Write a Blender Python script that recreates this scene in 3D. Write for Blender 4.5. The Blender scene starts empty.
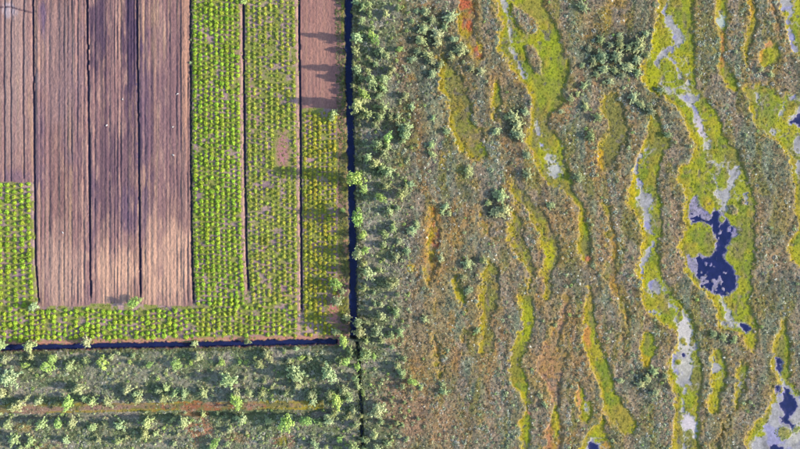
import bpy, math, random
import numpy as np

# ------------------------------------------------------------------ camera, sky, sun, exposure
S = 0.25                      # metres on the ground per unit of the site plan
CX, CY = 400.0, 224.5         # plan point under the camera
CAM_H = 200.0
SUN_EL = math.radians(24.0)
SUN_AZ = math.radians(-6.0)   # measured from +X towards +Y

scene = bpy.context.scene
cam_data = bpy.data.cameras.new('camera')
cam = bpy.data.objects.new('camera', cam_data)
scene.collection.objects.link(cam)
cam.location = (0.0, 0.0, CAM_H)
cam.rotation_euler = (0.0, 0.0, 0.0)
cam_data.sensor_width = 36.0
cam_data.lens = 36.0 * CAM_H / (800.0 * S)
cam_data.clip_start = 1.0
cam_data.clip_end = 6000.0
scene.camera = cam

world = bpy.data.worlds.new('World')
scene.world = world
world.use_nodes = True
wn = world.node_tree.nodes
wn.clear()
w_out = wn.new('ShaderNodeOutputWorld')
w_bg = wn.new('ShaderNodeBackground')
w_sky = wn.new('ShaderNodeTexSky')
w_sky.sky_type = 'NISHITA'
w_sky.sun_disc = False
w_sky.sun_elevation = SUN_EL
w_sky.sun_rotation = math.radians(90.0) - SUN_AZ
w_sky.air_density = 1.0
w_sky.dust_density = 0.6
w_bg.inputs['Strength'].default_value = 0.15
world.node_tree.links.new(w_sky.outputs[0], w_bg.inputs['Color'])
world.node_tree.links.new(w_bg.outputs[0], w_out.inputs['Surface'])

sun_data = bpy.data.lights.new('sun', 'SUN')
sun_data.energy = 2.9
sun_data.angle = math.radians(0.5)
sun_data.color = (1.0, 0.93, 0.80)
sun = bpy.data.objects.new('sun', sun_data)
scene.collection.objects.link(sun)
sun.location = (60.0, -10.0, 60.0)
sun.rotation_euler = (0.0, math.pi / 2 - SUN_EL, SUN_AZ)

scene.view_settings.view_transform = 'Standard'
scene.view_settings.look = 'None'
scene.view_settings.gamma = 1.0
scene.view_settings.use_curve_mapping = False
scene.view_settings.exposure = 2.15

# ------------------------------------------------------------------ helpers
C = scene.collection
rng = np.random.default_rng(7)
random.seed(7)
GAIN = 2.2                    # sunlit flat ground reads about GAIN x its albedo


def lin(c):
    c = np.asarray(c, float) / 255.0
    return np.where(c <= 0.04045, c / 12.92, ((c + 0.055) / 1.055) ** 2.4)


def col(r, g, b):
    return lin((r, g, b)) / GAIN


def wx(px):
    return (np.asarray(px, float) - CX) * S


def wy(py):
    return (CY - np.asarray(py, float)) * S


_lat = {}


def noise(x, y, sx, sy, seed, octaves=1, gain=0.5):
    """smooth value noise in -1..1; cell size sx, sy"""
    x = np.asarray(x, float)
    y = np.asarray(y, float)
    out = np.zeros(np.broadcast(x, y).shape)
    amp = 1.0
    tot = 0.0
    for o in range(octaves):
        k = (seed, o)
        if k not in _lat:
            _lat[k] = np.random.default_rng(seed * 31 + o).uniform(-1, 1, (257, 263))
        L = _lat[k]
        u = x / sx + 811.3 + o * 17.7
        v = y / sy + 733.9 + o * 9.1
        iu = np.floor(u).astype(int)
        iv = np.floor(v).astype(int)
        fu = u - iu
        fv = v - iv
        fu = fu * fu * (3 - 2 * fu)
        fv = fv * fv * (3 - 2 * fv)
        a = L[iu % 257, iv % 263]
        b = L[(iu + 1) % 257, iv % 263]
        c = L[iu % 257, (iv + 1) % 263]
        d = L[(iu + 1) % 257, (iv + 1) % 263]
        out += amp * ((a * (1 - fu) + b * fu) * (1 - fv) + (c * (1 - fu) + d * fu) * fv)
        tot += amp
        amp *= gain
        sx *= 0.5
        sy *= 0.5
    return out / tot * 1.3


def sstep(a, b, x):
    t = np.clip((x - a) / (b - a), 0, 1)
    return t * t * (3 - 2 * t)


def mix(a, b, t):
    t = np.asarray(t)[..., None]
    return a * (1 - t) + b * t


def poly_sd(px, py, poly):
    """signed distance (plan units), positive inside"""
    P = np.asarray(poly, float)
    Q = np.roll(P, -1, 0)
    d2 = np.full(px.shape, 1e9)
    ins = np.zeros(px.shape, bool)
    for (x0, y0), (x1, y1) in zip(P, Q):
        ex, ey = x1 - x0, y1 - y0
        L = ex * ex + ey * ey + 1e-9
        t = np.clip(((px - x0) * ex + (py - y0) * ey) / L, 0, 1)
        d2 = np.minimum(d2, (px - x0 - t * ex) ** 2 + (py - y0 - t * ey) ** 2)
        if y0 != y1:
            cr = ((y0 > py) != (y1 > py)) & (px < ex * (py - y0) / (y1 - y0) + x0)
            ins ^= cr
    return np.where(ins, 1, -1) * np.sqrt(d2)


def line_sd(px, py, pts):
    """half-width minus distance to a polyline of (x, y, width)"""
    out = np.full(px.shape, -1e6)
    for (x0, y0, w0), (x1, y1, w1) in zip(pts[:-1], pts[1:]):
        ex, ey = x1 - x0, y1 - y0
        t = np.clip(((px - x0) * ex + (py - y0) * ey) / (ex * ex + ey * ey + 1e-9), 0, 1)
        d = np.hypot(px - x0 - t * ex, py - y0 - t * ey)
        out = np.maximum(out, (w0 + (w1 - w0) * t) / 2 - d)
    return out


def ell_sd(px, py, e):
    cx, cy, rx, ry = e
    q = np.hypot((px - cx) / rx, (py - cy) / ry)
    return (1 - q) * min(rx, ry)


def put(arr, fn, shape_bbox, pad=12):
    """yield the window of the raster touched by a shape"""
    x0, y0, x1, y1 = shape_bbox
    i0 = np.searchsorted(gpx, x0 - pad)
    i1 = np.searchsorted(gpx, x1 + pad)
    j0 = np.searchsorted(gpy, y0 - pad)
    j1 = np.searchsorted(gpy, y1 + pad)
    return slice(j0, j1), slice(i0, i1)


def bbox(pts):
    a = np.asarray(pts, float)
    return a[:, 0].min(), a[:, 1].min(), a[:, 0].max(), a[:, 1].max()


# ------------------------------------------------------------------ materials
def new_mat(name):
    m = bpy.data.materials.new(name)
    m.use_nodes = True
    nt = m.node_tree
    nt.nodes.clear()
    out = nt.nodes.new('ShaderNodeOutputMaterial')
    bs = nt.nodes.new('ShaderNodeBsdfPrincipled')
    nt.links.new(bs.outputs[0], out.inputs['Surface'])
    return m, nt, bs, out


def ground_mat(name, rough, spec, scale, lo, hi, bump=0.0, stretch=(1, 1, 1), bscale=None):
    """vertex tint (what grows or lies there) times fine procedural grain"""
    m, nt, bs, out = new_mat(name)
    N, L = nt.nodes, nt.links
    at = N.new('ShaderNodeAttribute')
    at.attribute_name = 'tint'
    tc = N.new('ShaderNodeTexCoord')
    mp = N.new('ShaderNodeMapping')
    mp.inputs['Scale'].default_value = stretch
    L.new(tc.outputs['Object'], mp.inputs['Vector'])
    no = N.new('ShaderNodeTexNoise')
    no.inputs['Scale'].default_value = scale
    no.inputs['Detail'].default_value = 5
    no.inputs['Roughness'].default_value = 0.7
    L.new(mp.outputs[0], no.inputs['Vector'])
    mr = N.new('ShaderNodeMapRange')
    mr.inputs['From Min'].default_value = 0.3
    mr.inputs['From Max'].default_value = 0.7
    mr.inputs['To Min'].default_value = lo
    mr.inputs['To Max'].default_value = hi
    L.new(no.outputs['Fac'], mr.inputs['Value'])
    mx = N.new('ShaderNodeVectorMath')
    mx.operation = 'SCALE'
    L.new(at.outputs['Color'], mx.inputs[0])
    L.new(mr.outputs[0], mx.inputs['Scale'])
    L.new(mx.outputs[0], bs.inputs['Base Color'])
    bs.inputs['Roughness'].default_value = rough
    bs.inputs['Specular IOR Level'].default_value = spec
    if bump:
        bp = N.new('ShaderNodeBump')
        bp.inputs['Strength'].default_value = bump
        bp.inputs['Distance'].default_value = 0.12
        n2 = N.new('ShaderNodeTexNoise')
        n2.inputs['Scale'].default_value = bscale or scale
        n2.inputs['Detail'].default_value = 4
        L.new(mp.outputs[0], n2.inputs['Vector'])
        L.new(n2.outputs['Fac'], bp.inputs['Height'])
        L.new(bp.outputs[0], bs.inputs['Normal'])
    return m


M_GROUND = ground_mat('bog_soil', 0.95, 0.1, 3.0, 0.55, 1.45, 0.8, bscale=2.2)
M_PEAT = ground_mat('milled_peat', 0.95, 0.1, 2.6, 0.72, 1.28, 0.9, stretch=(1.7, 0.55, 1), bscale=2.8)
M_SOIL = ground_mat('planted_peat', 0.95, 0.1, 3.0, 0.7, 1.3, 0.6)
M_MOSS = ground_mat('sphagnum_moss', 0.9, 0.15, 3.2, 0.62, 1.38, 0.9, bscale=2.6)
M_MUD = ground_mat('wet_mud', 0.6, 0.2, 2.4, 0.72, 1.28, 0.3)
M_BANK = ground_mat('ditch_bank', 0.9, 0.15, 3.0, 0.6, 1.4, 0.6)
M_TRACK = ground_mat('track_turf', 0.95, 0.1, 3.0, 0.6, 1.4, 0.8)


def water_mat():
    m, nt, bs, out = new_mat('bog_water')
    N, L = nt.nodes, nt.links
    tc = N.new('ShaderNodeTexCoord')
    no = N.new('ShaderNodeTexNoise')
    no.inputs['Scale'].default_value = 0.5
    no.inputs['Detail'].default_value = 3
    L.new(tc.outputs['Object'], no.inputs['Vector'])
    cr = N.new('ShaderNodeValToRGB')
    cr.color_ramp.elements[0].position = 0.35
    cr.color_ramp.elements[0].color = (0.006, 0.012, 0.050, 1)
    cr.color_ramp.elements[1].position = 0.7
    cr.color_ramp.elements[1].color = (0.012, 0.017, 0.075, 1)
    L.new(no.outputs['Fac'], cr.inputs['Fac'])
    L.new(cr.outputs[0], bs.inputs['Base Color'])
    bs.inputs['Roughness'].default_value = 0.06
    tr = N.new('ShaderNodeBsdfTransparent')
    tr.inputs['Color'].default_value = (0.75, 0.72, 0.85, 1)
    ms = N.new('ShaderNodeMixShader')
    ms.inputs[0].default_value = 0.45
    L.new(bs.outputs[0], ms.inputs[1])
    L.new(tr.outputs[0], ms.inputs[2])
    L.new(ms.outputs[0], out.inputs['Surface'])
    bs.inputs['IOR'].default_value = 1.33
    n2 = N.new('ShaderNodeTexNoise')
    n2.inputs['Scale'].default_value = 3.0
    L.new(tc.outputs['Object'], n2.inputs['Vector'])
    bp = N.new('ShaderNodeBump')
    bp.inputs['Strength'].default_value = 0.08
    bp.inputs['Distance'].default_value = 0.02
    L.new(n2.outputs['Fac'], bp.inputs['Height'])
    L.new(bp.outputs[0], bs.inputs['Normal'])
    return m


M_WATER = water_mat()


def leaf_mat(name, source, var=0.35, trans=0.25):
    """foliage tinted per plant; source = 'OBJECT' colour or 'INSTANCER' attribute"""
    m, nt, bs, out = new_mat(name)
    N, L = nt.nodes, nt.links
    if source == 'OBJECT':
        ci = N.new('ShaderNodeObjectInfo')
        csock = ci.outputs['Color']
    else:
        ci = N.new('ShaderNodeAttribute')
        ci.attribute_type = 'INSTANCER'
        ci.attribute_name = 'tint'
        csock = ci.outputs['Color']
    at = N.new('ShaderNodeAttribute')
    at.attribute_name = 'leafvar'
    mr = N.new('ShaderNodeMapRange')
    mr.inputs['To Min'].default_value = 1 - var
    mr.inputs['To Max'].default_value = 1 + var
    L.new(at.outputs['Fac'], mr.inputs['Value'])
    mx = N.new('ShaderNodeVectorMath')
    mx.operation = 'SCALE'
    L.new(csock, mx.inputs[0])
    L.new(mr.outputs[0], mx.inputs['Scale'])
    L.new(mx.outputs[0], bs.inputs['Base Color'])
    bs.inputs['Roughness'].default_value = 0.7
    bs.inputs['Specular IOR Level'].default_value = 0.2
    tr = N.new('ShaderNodeBsdfTranslucent')
    L.new(mx.outputs[0], tr.inputs['Color'])
    ms = N.new('ShaderNodeMixShader')
    ms.inputs[0].default_value = trans
    L.new(bs.outputs[0], ms.inputs[1])
    L.new(tr.outputs[0], ms.inputs[2])
    L.new(ms.outputs[0], out.inputs['Surface'])
    return m


M_LEAF = leaf_mat('foliage', 'OBJECT')
M_COVER = leaf_mat('ground_cover_leaves', 'INSTANCER', 0.3, 0.15)


def bark_mat(name, c0, c1, sc):
    m, nt, bs, out = new_mat(name)
    N, L = nt.nodes, nt.links
    tc = N.new('ShaderNodeTexCoord')
    no = N.new('ShaderNodeTexNoise')
    no.inputs['Scale'].default_value = sc
    no.inputs['Detail'].default_value = 4
    L.new(tc.outputs['Object'], no.inputs['Vector'])
    cr = N.new('ShaderNodeValToRGB')
    cr.color_ramp.elements[0].position = 0.35
    cr.color_ramp.elements[0].color = (*c0, 1)
    cr.color_ramp.elements[1].position = 0.65
    cr.color_ramp.elements[1].color = (*c1, 1)
    L.new(no.outputs['Fac'], cr.inputs['Fac'])
    L.new(cr.outputs[0], bs.inputs['Base Color'])
    bs.inputs['Roughness'].default_value = 0.9
    return m


M_BARK = bark_mat('pine_bark', (0.05, 0.03, 0.02), (0.16, 0.09, 0.06), 6)
M_BIRCH = bark_mat('birch_bark', (0.05, 0.05, 0.05), (0.45, 0.43, 0.4), 5)
M_WOOD = bark_mat('weathered_wood', (0.22, 0.19, 0.17), (0.5, 0.46, 0.42), 5)

# ------------------------------------------------------------------ site plan: bog hollows
# kind: lime / olive / orange / salmon / ochre
H = []          # (kind, outline, label)


def hol(kind, label, *pts):
    H.append((kind, list(pts), label))


hol('orange', 'rusty red and yellow moss hollow at the top, right of the pine thicket',
    (457, -6), (457, 20), (458, 35), (462, 43), (468, 49), (474, 55), (480, 57), (483, 52), (482, 42), (479, 36), (475, 30), (474, 15), (476, -6))
hol('olive', 'long olive moss hollow with yellow left rim below the rusty red one',
    (441, 59), (442, 75), (442, 88), (446, 97), (447, 110), (450, 120), (453, 132), (458, 142), (464, 150), (470, 154), (476, 158), (484, 159), (488, 152), (486, 141), (480, 133), (473, 125), (471, 115), (470, 100), (468, 87), (463, 80), (456, 70), (450, 62), (445, 58))
hol('lime', 'small yellow teardrop of moss between two large olive hollows',
    (496, 83), (500, 90), (501, 105), (498, 115), (494, 118), (491, 110), (491, 98), (494, 90))
hol('lime', 'large forked yellow-green moss hollow with a narrow mud stream on its left side',
    (498, -6), (497, 10), (501, 25), (498, 40), (497, 50), (503, 55), (510, 64), (517, 75), (527, 87), (531, 97), (531, 105), (529, 115), (530, 125), (527, 135), (527, 145), (531, 153), (535, 165), (542, 180), (550, 187), (562, 191), (570, 197), (577, 203), (580, 209), (580, 217), (578, 226), (580, 235), (578, 243), (579, 252), (583, 259), (588, 263), (591, 261), (591, 255), (589, 249), (590, 238), (588, 225), (584, 212), (582, 205), (576, 197), (571, 187), (568, 174), (566, 160), (566, 148), (562, 140), (557, 135), (552, 129), (550, 118), (551, 112), (558, 109), (564, 102), (564, 90), (566, 80), (569, 70), (570, 60), (562, 55), (563, 48), (560, 40), (555, 30), (553, 20), (548, 12), (544, 5), (543, -6))
hol('olive', 'winding olive hollow with a bright yellow patch at its lower end',
    (512, 178), (511, 186), (513, 196), (518, 204), (527, 211), (533, 220), (538, 229), (541, 238), (543, 248), (545, 260), (544, 272), (543, 283), (544, 302), (550, 302), (552, 285), (553, 272), (557, 262), (558, 248), (556, 236), (550, 225), (545, 215), (537, 207), (528, 198), (521, 189), (515, 179))
hol('olive', 'slim crescent of olive moss with a curved yellow left edge',
    (513, 214), (511, 225), (511, 240), (515, 250), (522, 262), (527, 272), (529, 282), (526, 296), (531, 292), (532, 275), (533, 262), (527, 245), (523, 228), (518, 216))
hol('lime', 'tall yellow-green moss ribbon running down to the bottom edge',
    (519, 296), (521, 312), (521, 325), (517, 333), (513, 343), (510, 355), (508, 375), (511, 385), (519, 393), (521, 403), (525, 411), (521, 418), (519, 435), (519, 456), (531, 456), (531, 425), (530, 410), (530, 395), (527, 382), (524, 372), (521, 362), (525, 350), (531, 337), (535, 325), (536, 312), (531, 297), (525, 294))
hol('olive', 'broad olive hollow ending in a yellow tip left of the tall moss ribbon',
    (488, 260), (482, 275), (482, 290), (481, 300), (482, 320), (480, 340), (480, 352), (487, 354), (494, 350), (495, 335), (492, 320), (497, 303), (501, 290), (500, 275), (495, 263))
hol('lime', 'short lime wedge of moss beside the bare heath in mid bog',
    (455, 275), (450, 282), (454, 292), (460, 302), (466, 309), (464, 295), (460, 283), (457, 276))
hol('orange', 'orange moss streak nearest to the pine belt by the ditch',
    (431, 207), (437, 210), (438, 225), (436, 245), (437, 260), (435, 275), (428, 280), (424, 270), (426, 255), (427, 240), (430, 225))
hol('ochre', 'small orange-yellow moss streak in the lower left bog',
    (434, 335), (439, 343), (443, 355), (445, 365), (440, 373), (436, 362), (433, 350))
hol('ochre', 'tiny yellow moss spot right of the orange-yellow streak',
    (463, 331), (466, 334), (466, 343), (463, 351), (461, 345), (462, 337))
hol('ochre', 'ochre hollow in front of the pale pine clump in mid bog',
    (477, 204), (483, 211), (490, 224), (492, 238), (487, 236), (480, 225), (476, 215))
hol('salmon', 'salmon pink hollow with a round belly and lime lower tip',
    (567, 293), (564, 300), (560, 315), (555, 328), (551, 338), (543, 347), (537, 358), (536, 370), (541, 379), (547, 386), (551, 392), (552, 405), (550, 418), (547, 430), (546, 456), (560, 456), (561, 430), (559, 415), (558, 400), (558, 391), (564, 382), (565, 370), (566, 354), (559, 344), (560, 330), (566, 315), (569, 300))
hol('lime', 'long moss hollow with salmon left rim widening into an olive end',
    (587, 284), (588, 300), (585, 315), (586, 325), (582, 330), (583, 340), (588, 352), (592, 365), (596, 376), (600, 390), (604, 405), (607, 415), (612, 425), (618, 432), (625, 436), (632, 434), (638, 427), (637, 420), (630, 410), (620, 400), (614, 387), (610, 372), (606, 360), (603, 349), (599, 337), (596, 325), (593, 315), (594, 300), (590, 284))
hol('lime', 'moss rim round the small blue pool cut by the bottom edge',
    (603, 418), (596, 424), (588, 431), (583, 440), (578, 456), (613, 456), (613, 444), (610, 437), (605, 430))
hol('lime', 'teardrop moss hollow with a pale mud eye near the bottom',
    (578, 383), (583, 388), (587, 397), (592, 405), (591, 415), (588, 422), (583, 425), (579, 420), (578, 405), (577, 392))
hol('olive', 'olive hollow with an orange lower left rim below the dark pine thicket',
    (604, 92), (614, 95), (622, 102), (627, 113), (630, 127), (629, 142), (624, 152), (617, 160), (614, 168), (610, 177), (602, 172), (597, 164), (597, 152), (601, 143), (606, 134), (607, 124), (602, 114), (601, 101))
hol('lime', 'very long central moss hollow strung with pale mud beds',
    (652, 113), (648, 120), (646, 135), (641, 150), (635, 165), (632, 180), (630, 195), (628, 202), (633, 208), (638, 216), (641, 225), (644, 240), (642, 253), (638, 265), (639, 280), (641, 290), (643, 303), (650, 315), (658, 321), (668, 326), (675, 332), (678, 341), (675, 352), (669, 359), (667, 372), (671, 383), (674, 398), (675, 412), (674, 428), (673, 456), (700, 456), (698, 425), (699, 405), (702, 380), (701, 360), (699, 345), (695, 325), (688, 308), (680, 300), (672, 296), (669, 286), (662, 274), (658, 262), (658, 250), (661, 236), (663, 222), (661, 205), (658, 185), (660, 165), (664, 152), (673, 150), (670, 138), (663, 128), (657, 120))
hol('lime', 'isolated oval lime moss cushion left of the long mud bed',
    (641, 333), (648, 332), (655, 337), (656, 347), (654, 358), (650, 368), (645, 371), (640, 362), (639, 350), (640, 340))
hol('salmon', 'tiny salmon moss wisp left of the oval lime cushion',
    (623, 337), (627, 350), (626, 360), (621, 358), (620, 349))
hol('ochre', 'thin ochre ribbon of moss in the middle of the right bog',
    (601, 203), (606, 212), (609, 225), (607, 240), (610, 255), (607, 270), (608, 285), (614, 295), (620, 305), (624, 315), (628, 328), (629, 318), (624, 303), (620, 290), (618, 275), (617, 260), (618, 245), (616, 227), (610, 213), (604, 202))
hol('lime', 'largest moss hollow, lime green, holding the big navy pool',
    (658, -6), (658, 15), (656, 25), (651, 37), (650, 48), (645, 58), (642, 75), (643, 85), (650, 92), (658, 96), (664, 94), (668, 100), (675, 106), (680, 113), (685, 122), (690, 132), (694, 143), (695, 150), (688, 160), (680, 168), (677, 177), (682, 185), (684, 200), (683, 212), (685, 225), (682, 235), (677, 247), (682, 260), (684, 272), (691, 281), (700, 288), (710, 297), (716, 308), (719, 320), (720, 328), (729, 331), (738, 332), (743, 338), (748, 347), (755, 350), (757, 342), (754, 332), (757, 325), (752, 315), (750, 300), (751, 290), (750, 275), (754, 260), (754, 245), (753, 228), (757, 215), (755, 203), (750, 190), (748, 178), (741, 165), (738, 150), (730, 143), (722, 135), (723, 123), (714, 108), (702, 98), (697, 83), (695, 70), (695, 50), (692, 30), (693, 15), (694, -6))
hol('lime', 'hourglass shaped moss hollow with an orange waist at the top right',
    (717, -6), (717, 15), (718, 28), (721, 38), (720, 55), (716, 68), (719, 77), (726, 86), (733, 92), (738, 97), (740, 92), (735, 82), (729, 68), (724, 55), (724, 38), (726, 27), (727, 12), (725, -6))
hol('olive', 'thin olive moss thread with a yellow head at the top edge',
    (746, -6), (750, 8), (752, 18), (750, 28), (746, 38), (744, 48), (744, 60), (747, 68), (749, 68), (748, 55), (750, 42), (755, 30), (757, 18), (756, 5), (754, -6))
hol('salmon', 'thin orange moss thread beside the lavender mud at the top right corner',
    (769, -6), (771, 10), (774, 20), (777, 30), (781, 35), (783, 30), (779, 20), (776, 8), (774, -6))
hol('lime', 'round lime moss cushion with a salmon rim near the top right corner',
    (765, 44), (771, 40), (777, 44), (780, 52), (778, 62), (770, 66), (764, 68), (760, 62), (760, 52))
hol('lime', 'moss hollow cut by the top right corner of the photo',
    (776, -6), (780, 10), (784, 22), (788, 35), (791, 47), (795, 53), (803, 58), (822, 60), (822, -6))
hol('lime', 'wide lime hollow on the right edge with a scatter of blue pools',
    (742, 88), (755, 86), (766, 88), (774, 92), (785, 95), (822, 98), (822, 272), (803, 270), (796, 266), (791, 260), (788, 250), (791, 242), (796, 232), (797, 218), (794, 203), (795, 190), (792, 176), (791, 165), (789, 156), (782, 148), (775, 141), (767, 135), (758, 130), (752, 122), (750, 110), (748, 99))
hol('lime', 'moss shore round the big mud pool in the bottom right corner',
    (782, 316), (778, 330), (774, 342), (772, 356), (770, 363), (775, 373), (779, 380), (776, 390), (770, 398), (768, 406), (760, 416), (752, 423), (748, 433), (746, 441), (748, 456), (822, 456), (822, 408), (803, 400), (796, 388), (789, 378), (789, 366), (790, 350), (788, 335), (786, 318))
hol('lime', 'oblong moss hollow with a pale mud cross in its upper half',
    (716, 345), (721, 350), (724, 358), (726, 368), (727, 378), (724, 390), (721, 402), (718, 412), (712, 416), (709, 412), (708, 398), (711, 385), (712, 372), (711, 360), (713, 350))
hol('lime', 'spindle shaped moss hollow left of the bottom right pool',
    (742, 362), (746, 370), (748, 380), (745, 392), (741, 402), (736, 409), (732, 400), (733, 388), (735, 378), (737, 368))
hol('ochre', 'ochre moss wisp at the bottom edge below the spindle hollow',
    (727, 414), (724, 424), (717, 434), (712, 444), (709, 456), (717, 456), (721, 440), (727, 428))
hol('ochre', 'small yellow moss spot at the top edge above the dark thicket',
    (618, 30), (623, 32), (627, 26), (627, 20), (621, 23))
hol('ochre', 'yellow moss dot left of the dark pine thicket',
    (583, 36), (585, 33), (589, 34), (591, 38), (588, 41), (584, 40))

ISLANDS = [  # heath standing inside hollows
    [(512, 3), (522, 10), (534, 17), (539, 27), (535, 33), (526, 33), (518, 25), (513, 15)],
    [(524, 46), (533, 45), (538, 52), (541, 64), (542, 75), (535, 73), (528, 60)],
    [(556, 186), (560, 184), (563, 187), (559, 189)],
    [(727, 206), (733, 204), (738, 209), (737, 214), (731, 215)],
    [(742, 198), (746, 199), (745, 204), (741, 203)],
]

# mud: outlines or streams (x, y, width)
MUD = [
    ('pale lavender mud bed in the top of the largest hollow', [[(667, 14), (672, 15), (676, 25), (683, 33), (684, 40), (679, 46), (674, 47), (672, 52), (666, 55), (661, 53), (668, 50), (672, 45), (674, 38), (672, 30), (666, 25), (665, 18)]],
     [[(670, -4, 3), (667, 4, 2.5), (664, 12, 3), (667, 18, 3)], [(662, 54, 2.5), (657, 60, 1.8), (657, 67, 1.2)], [(669, 56, 2), (675, 63, 1.6), (679, 72, 2), (681, 78, 1.5)], [(683, 64, 3), (678, 69, 2)]]),
    ('pinkish mud channel winding between lime moss above the navy pool', [[(661, 84), (666, 87), (672, 88), (676, 86), (684, 88), (688, 84), (692, 92), (699, 95), (698, 101), (694, 105), (699, 112), (706, 125), (708, 135), (709, 150), (705, 150), (703, 140), (697, 130), (695, 120), (692, 110), (686, 102), (680, 97), (672, 92), (666, 92)]],
     [[(688, 77, 2), (688, 86, 2)], [(707, 148, 3), (710, 155, 1.6), (706, 158, 1.3)]]),
    ('branching mud streams just above the navy pool', [[(730, 170), (737, 167), (739, 175), (735, 182), (734, 188), (730, 195), (727, 203), (728, 212), (724, 216), (720, 210), (719, 200), (717, 190), (722, 190), (728, 186), (729, 178)]],
     [[(708, 160, 1.4), (716, 164, 1.4), (726, 167, 2), (731, 171, 2)], [(719, 171, 1.6), (714, 176, 1.8), (717, 186, 2), (718, 193, 4)], [(744, 195, 3), (746, 202, 3)]]),
    ('mud stream linking the navy pool to the little blue one', [],
     [[(722, 296, 2), (723, 304, 3), (729, 310, 5), (729, 318, 5), (735, 322, 3.5), (741, 326, 2)], [(725, 324, 4), (732, 325, 3)]]),
    ('tapering pale mud stream in the forked hollow', [[(545, 156), (552, 154), (558, 160), (560, 172), (556, 177), (549, 176), (549, 165)]],
     [[(502, -5, 5), (507, 14, 4), (510, 25, 5), (512, 36, 6), (512, 45, 4), (514, 55, 4), (520, 65, 2.5), (524, 76, 1.8)], [(536.5, 123, 3), (538, 134, 3.5)], [(537, 139, 1.5), (545, 150, 1.2), (549, 157, 1.5)]]),
    ('upper lavender mud bed of the central hollow', [[(640, 183), (645, 192), (653, 197), (654, 206), (650, 213), (650, 222), (653, 235), (655, 245), (652, 246), (649, 233), (644, 222), (644, 212), (637, 201), (639, 190)]],
     [[(646, 150, 2), (639, 158, 3), (636, 172, 2), (640, 184, 2)], [(653, 245, 2), (645, 258, 4), (642, 272, 5), (643, 280, 2)]]),
    ('squarish grey mud bed in the middle of the central hollow', [[(648, 282), (655, 279), (663, 281), (666, 290), (663, 297), (655, 297), (649, 291)]], [[(652, 312, 3), (660, 313, 3)]]),
    ('long white mud bed in the lower central hollow', [[(667, 302), (675, 306), (684, 309), (690, 320), (692, 333), (696, 342), (697, 348), (692, 350), (693, 362), (694, 376), (690, 385), (682, 388), (676, 384), (677, 376), (672, 367), (673, 357), (678, 352), (680, 341), (678, 330), (675, 318), (674, 309)], [(684, 415), (690, 413), (696, 421), (697, 431), (691, 433), (695, 436), (688, 439), (683, 430), (681, 425)]],
     [[(686, 386, 3), (683, 398, 3), (684, 412, 4)], [(687, 436, 3), (684, 444, 3), (683, 456, 4)]]),
    ('lavender mud rim along the big pool in the bottom right corner', [[(784, 377), (786, 384), (790, 387), (797, 395), (822, 404), (822, 456), (755, 456), (752, 447), (753, 440), (762, 434), (764, 425), (770, 415), (772, 405), (777, 398), (782, 393)]],
     [[(778, 372, 2), (783, 379, 2)]]),
    ('lavender blue mud in the top right corner', [[(780, -6), (781, 8), (785, 16), (789, 21), (793, 14), (795, 5), (794, -6)]], [[(788, 18, 4), (791, 35, 3), (793, 45, 4), (798, 51, 3)]]),
    ('patchy mud round the blue pools on the right edge', [[(789, 97), (795, 95), (800, 98), (822, 100), (822, 107), (797, 105), (790, 103)], [(793, 140), (798, 138), (822, 135), (822, 155), (792, 151)], [(796, 162), (802, 162), (804, 176), (796, 174)], [(788, 119), (794, 116), (797, 110), (822, 109), (822, 132), (799, 131), (794, 126), (788, 124)]],
     [[(790, 103, 1.6), (783, 102, 2), (784, 109, 1.5), (779, 116, 2)], [(757, 94, 4), (758, 101, 4)], [(800, 105, 3), (798, 112, 3)], [(772, 132, 4), (778, 133, 3)]]),
    ('pale oval mud eye in the hourglass hollow', [[(719, 14), (723, 12), (726, 18), (725, 25), (721, 27), (718, 21)]], []),
    ('pale mud cross in the oblong hollow', [[(714, 358), (716, 364), (722, 366), (721, 370), (717, 374), (713, 373), (712, 367)]], []),
    ('pale mud eye in the teardrop hollow', [[(583, 404), (586, 403), (588, 408), (586, 411), (583, 409)]], []),
    ('slim mud streak in the spindle hollow', [[(740, 379), (742, 382), (741, 388), (739, 386)]], []),
    ('mud rim of the small pool at the bottom edge', [[(586, 442), (595, 440), (600, 444), (603, 456), (584, 456)]], []),
]
# moss islets inside mud (ellipses)
ISLETS = [(679, 317, 2.5, 5), (683, 341, 3, 3.5), (678, 362, 3.2, 3), (679, 91, 4.2, 3.2), (722, 181, 5, 6), (785, 433, 6.5, 6.5), (796, 430, 3, 3), (722, 219, 3, 3.5), (689, 434, 4.5, 4), (798, 103, 5, 3)]
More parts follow.
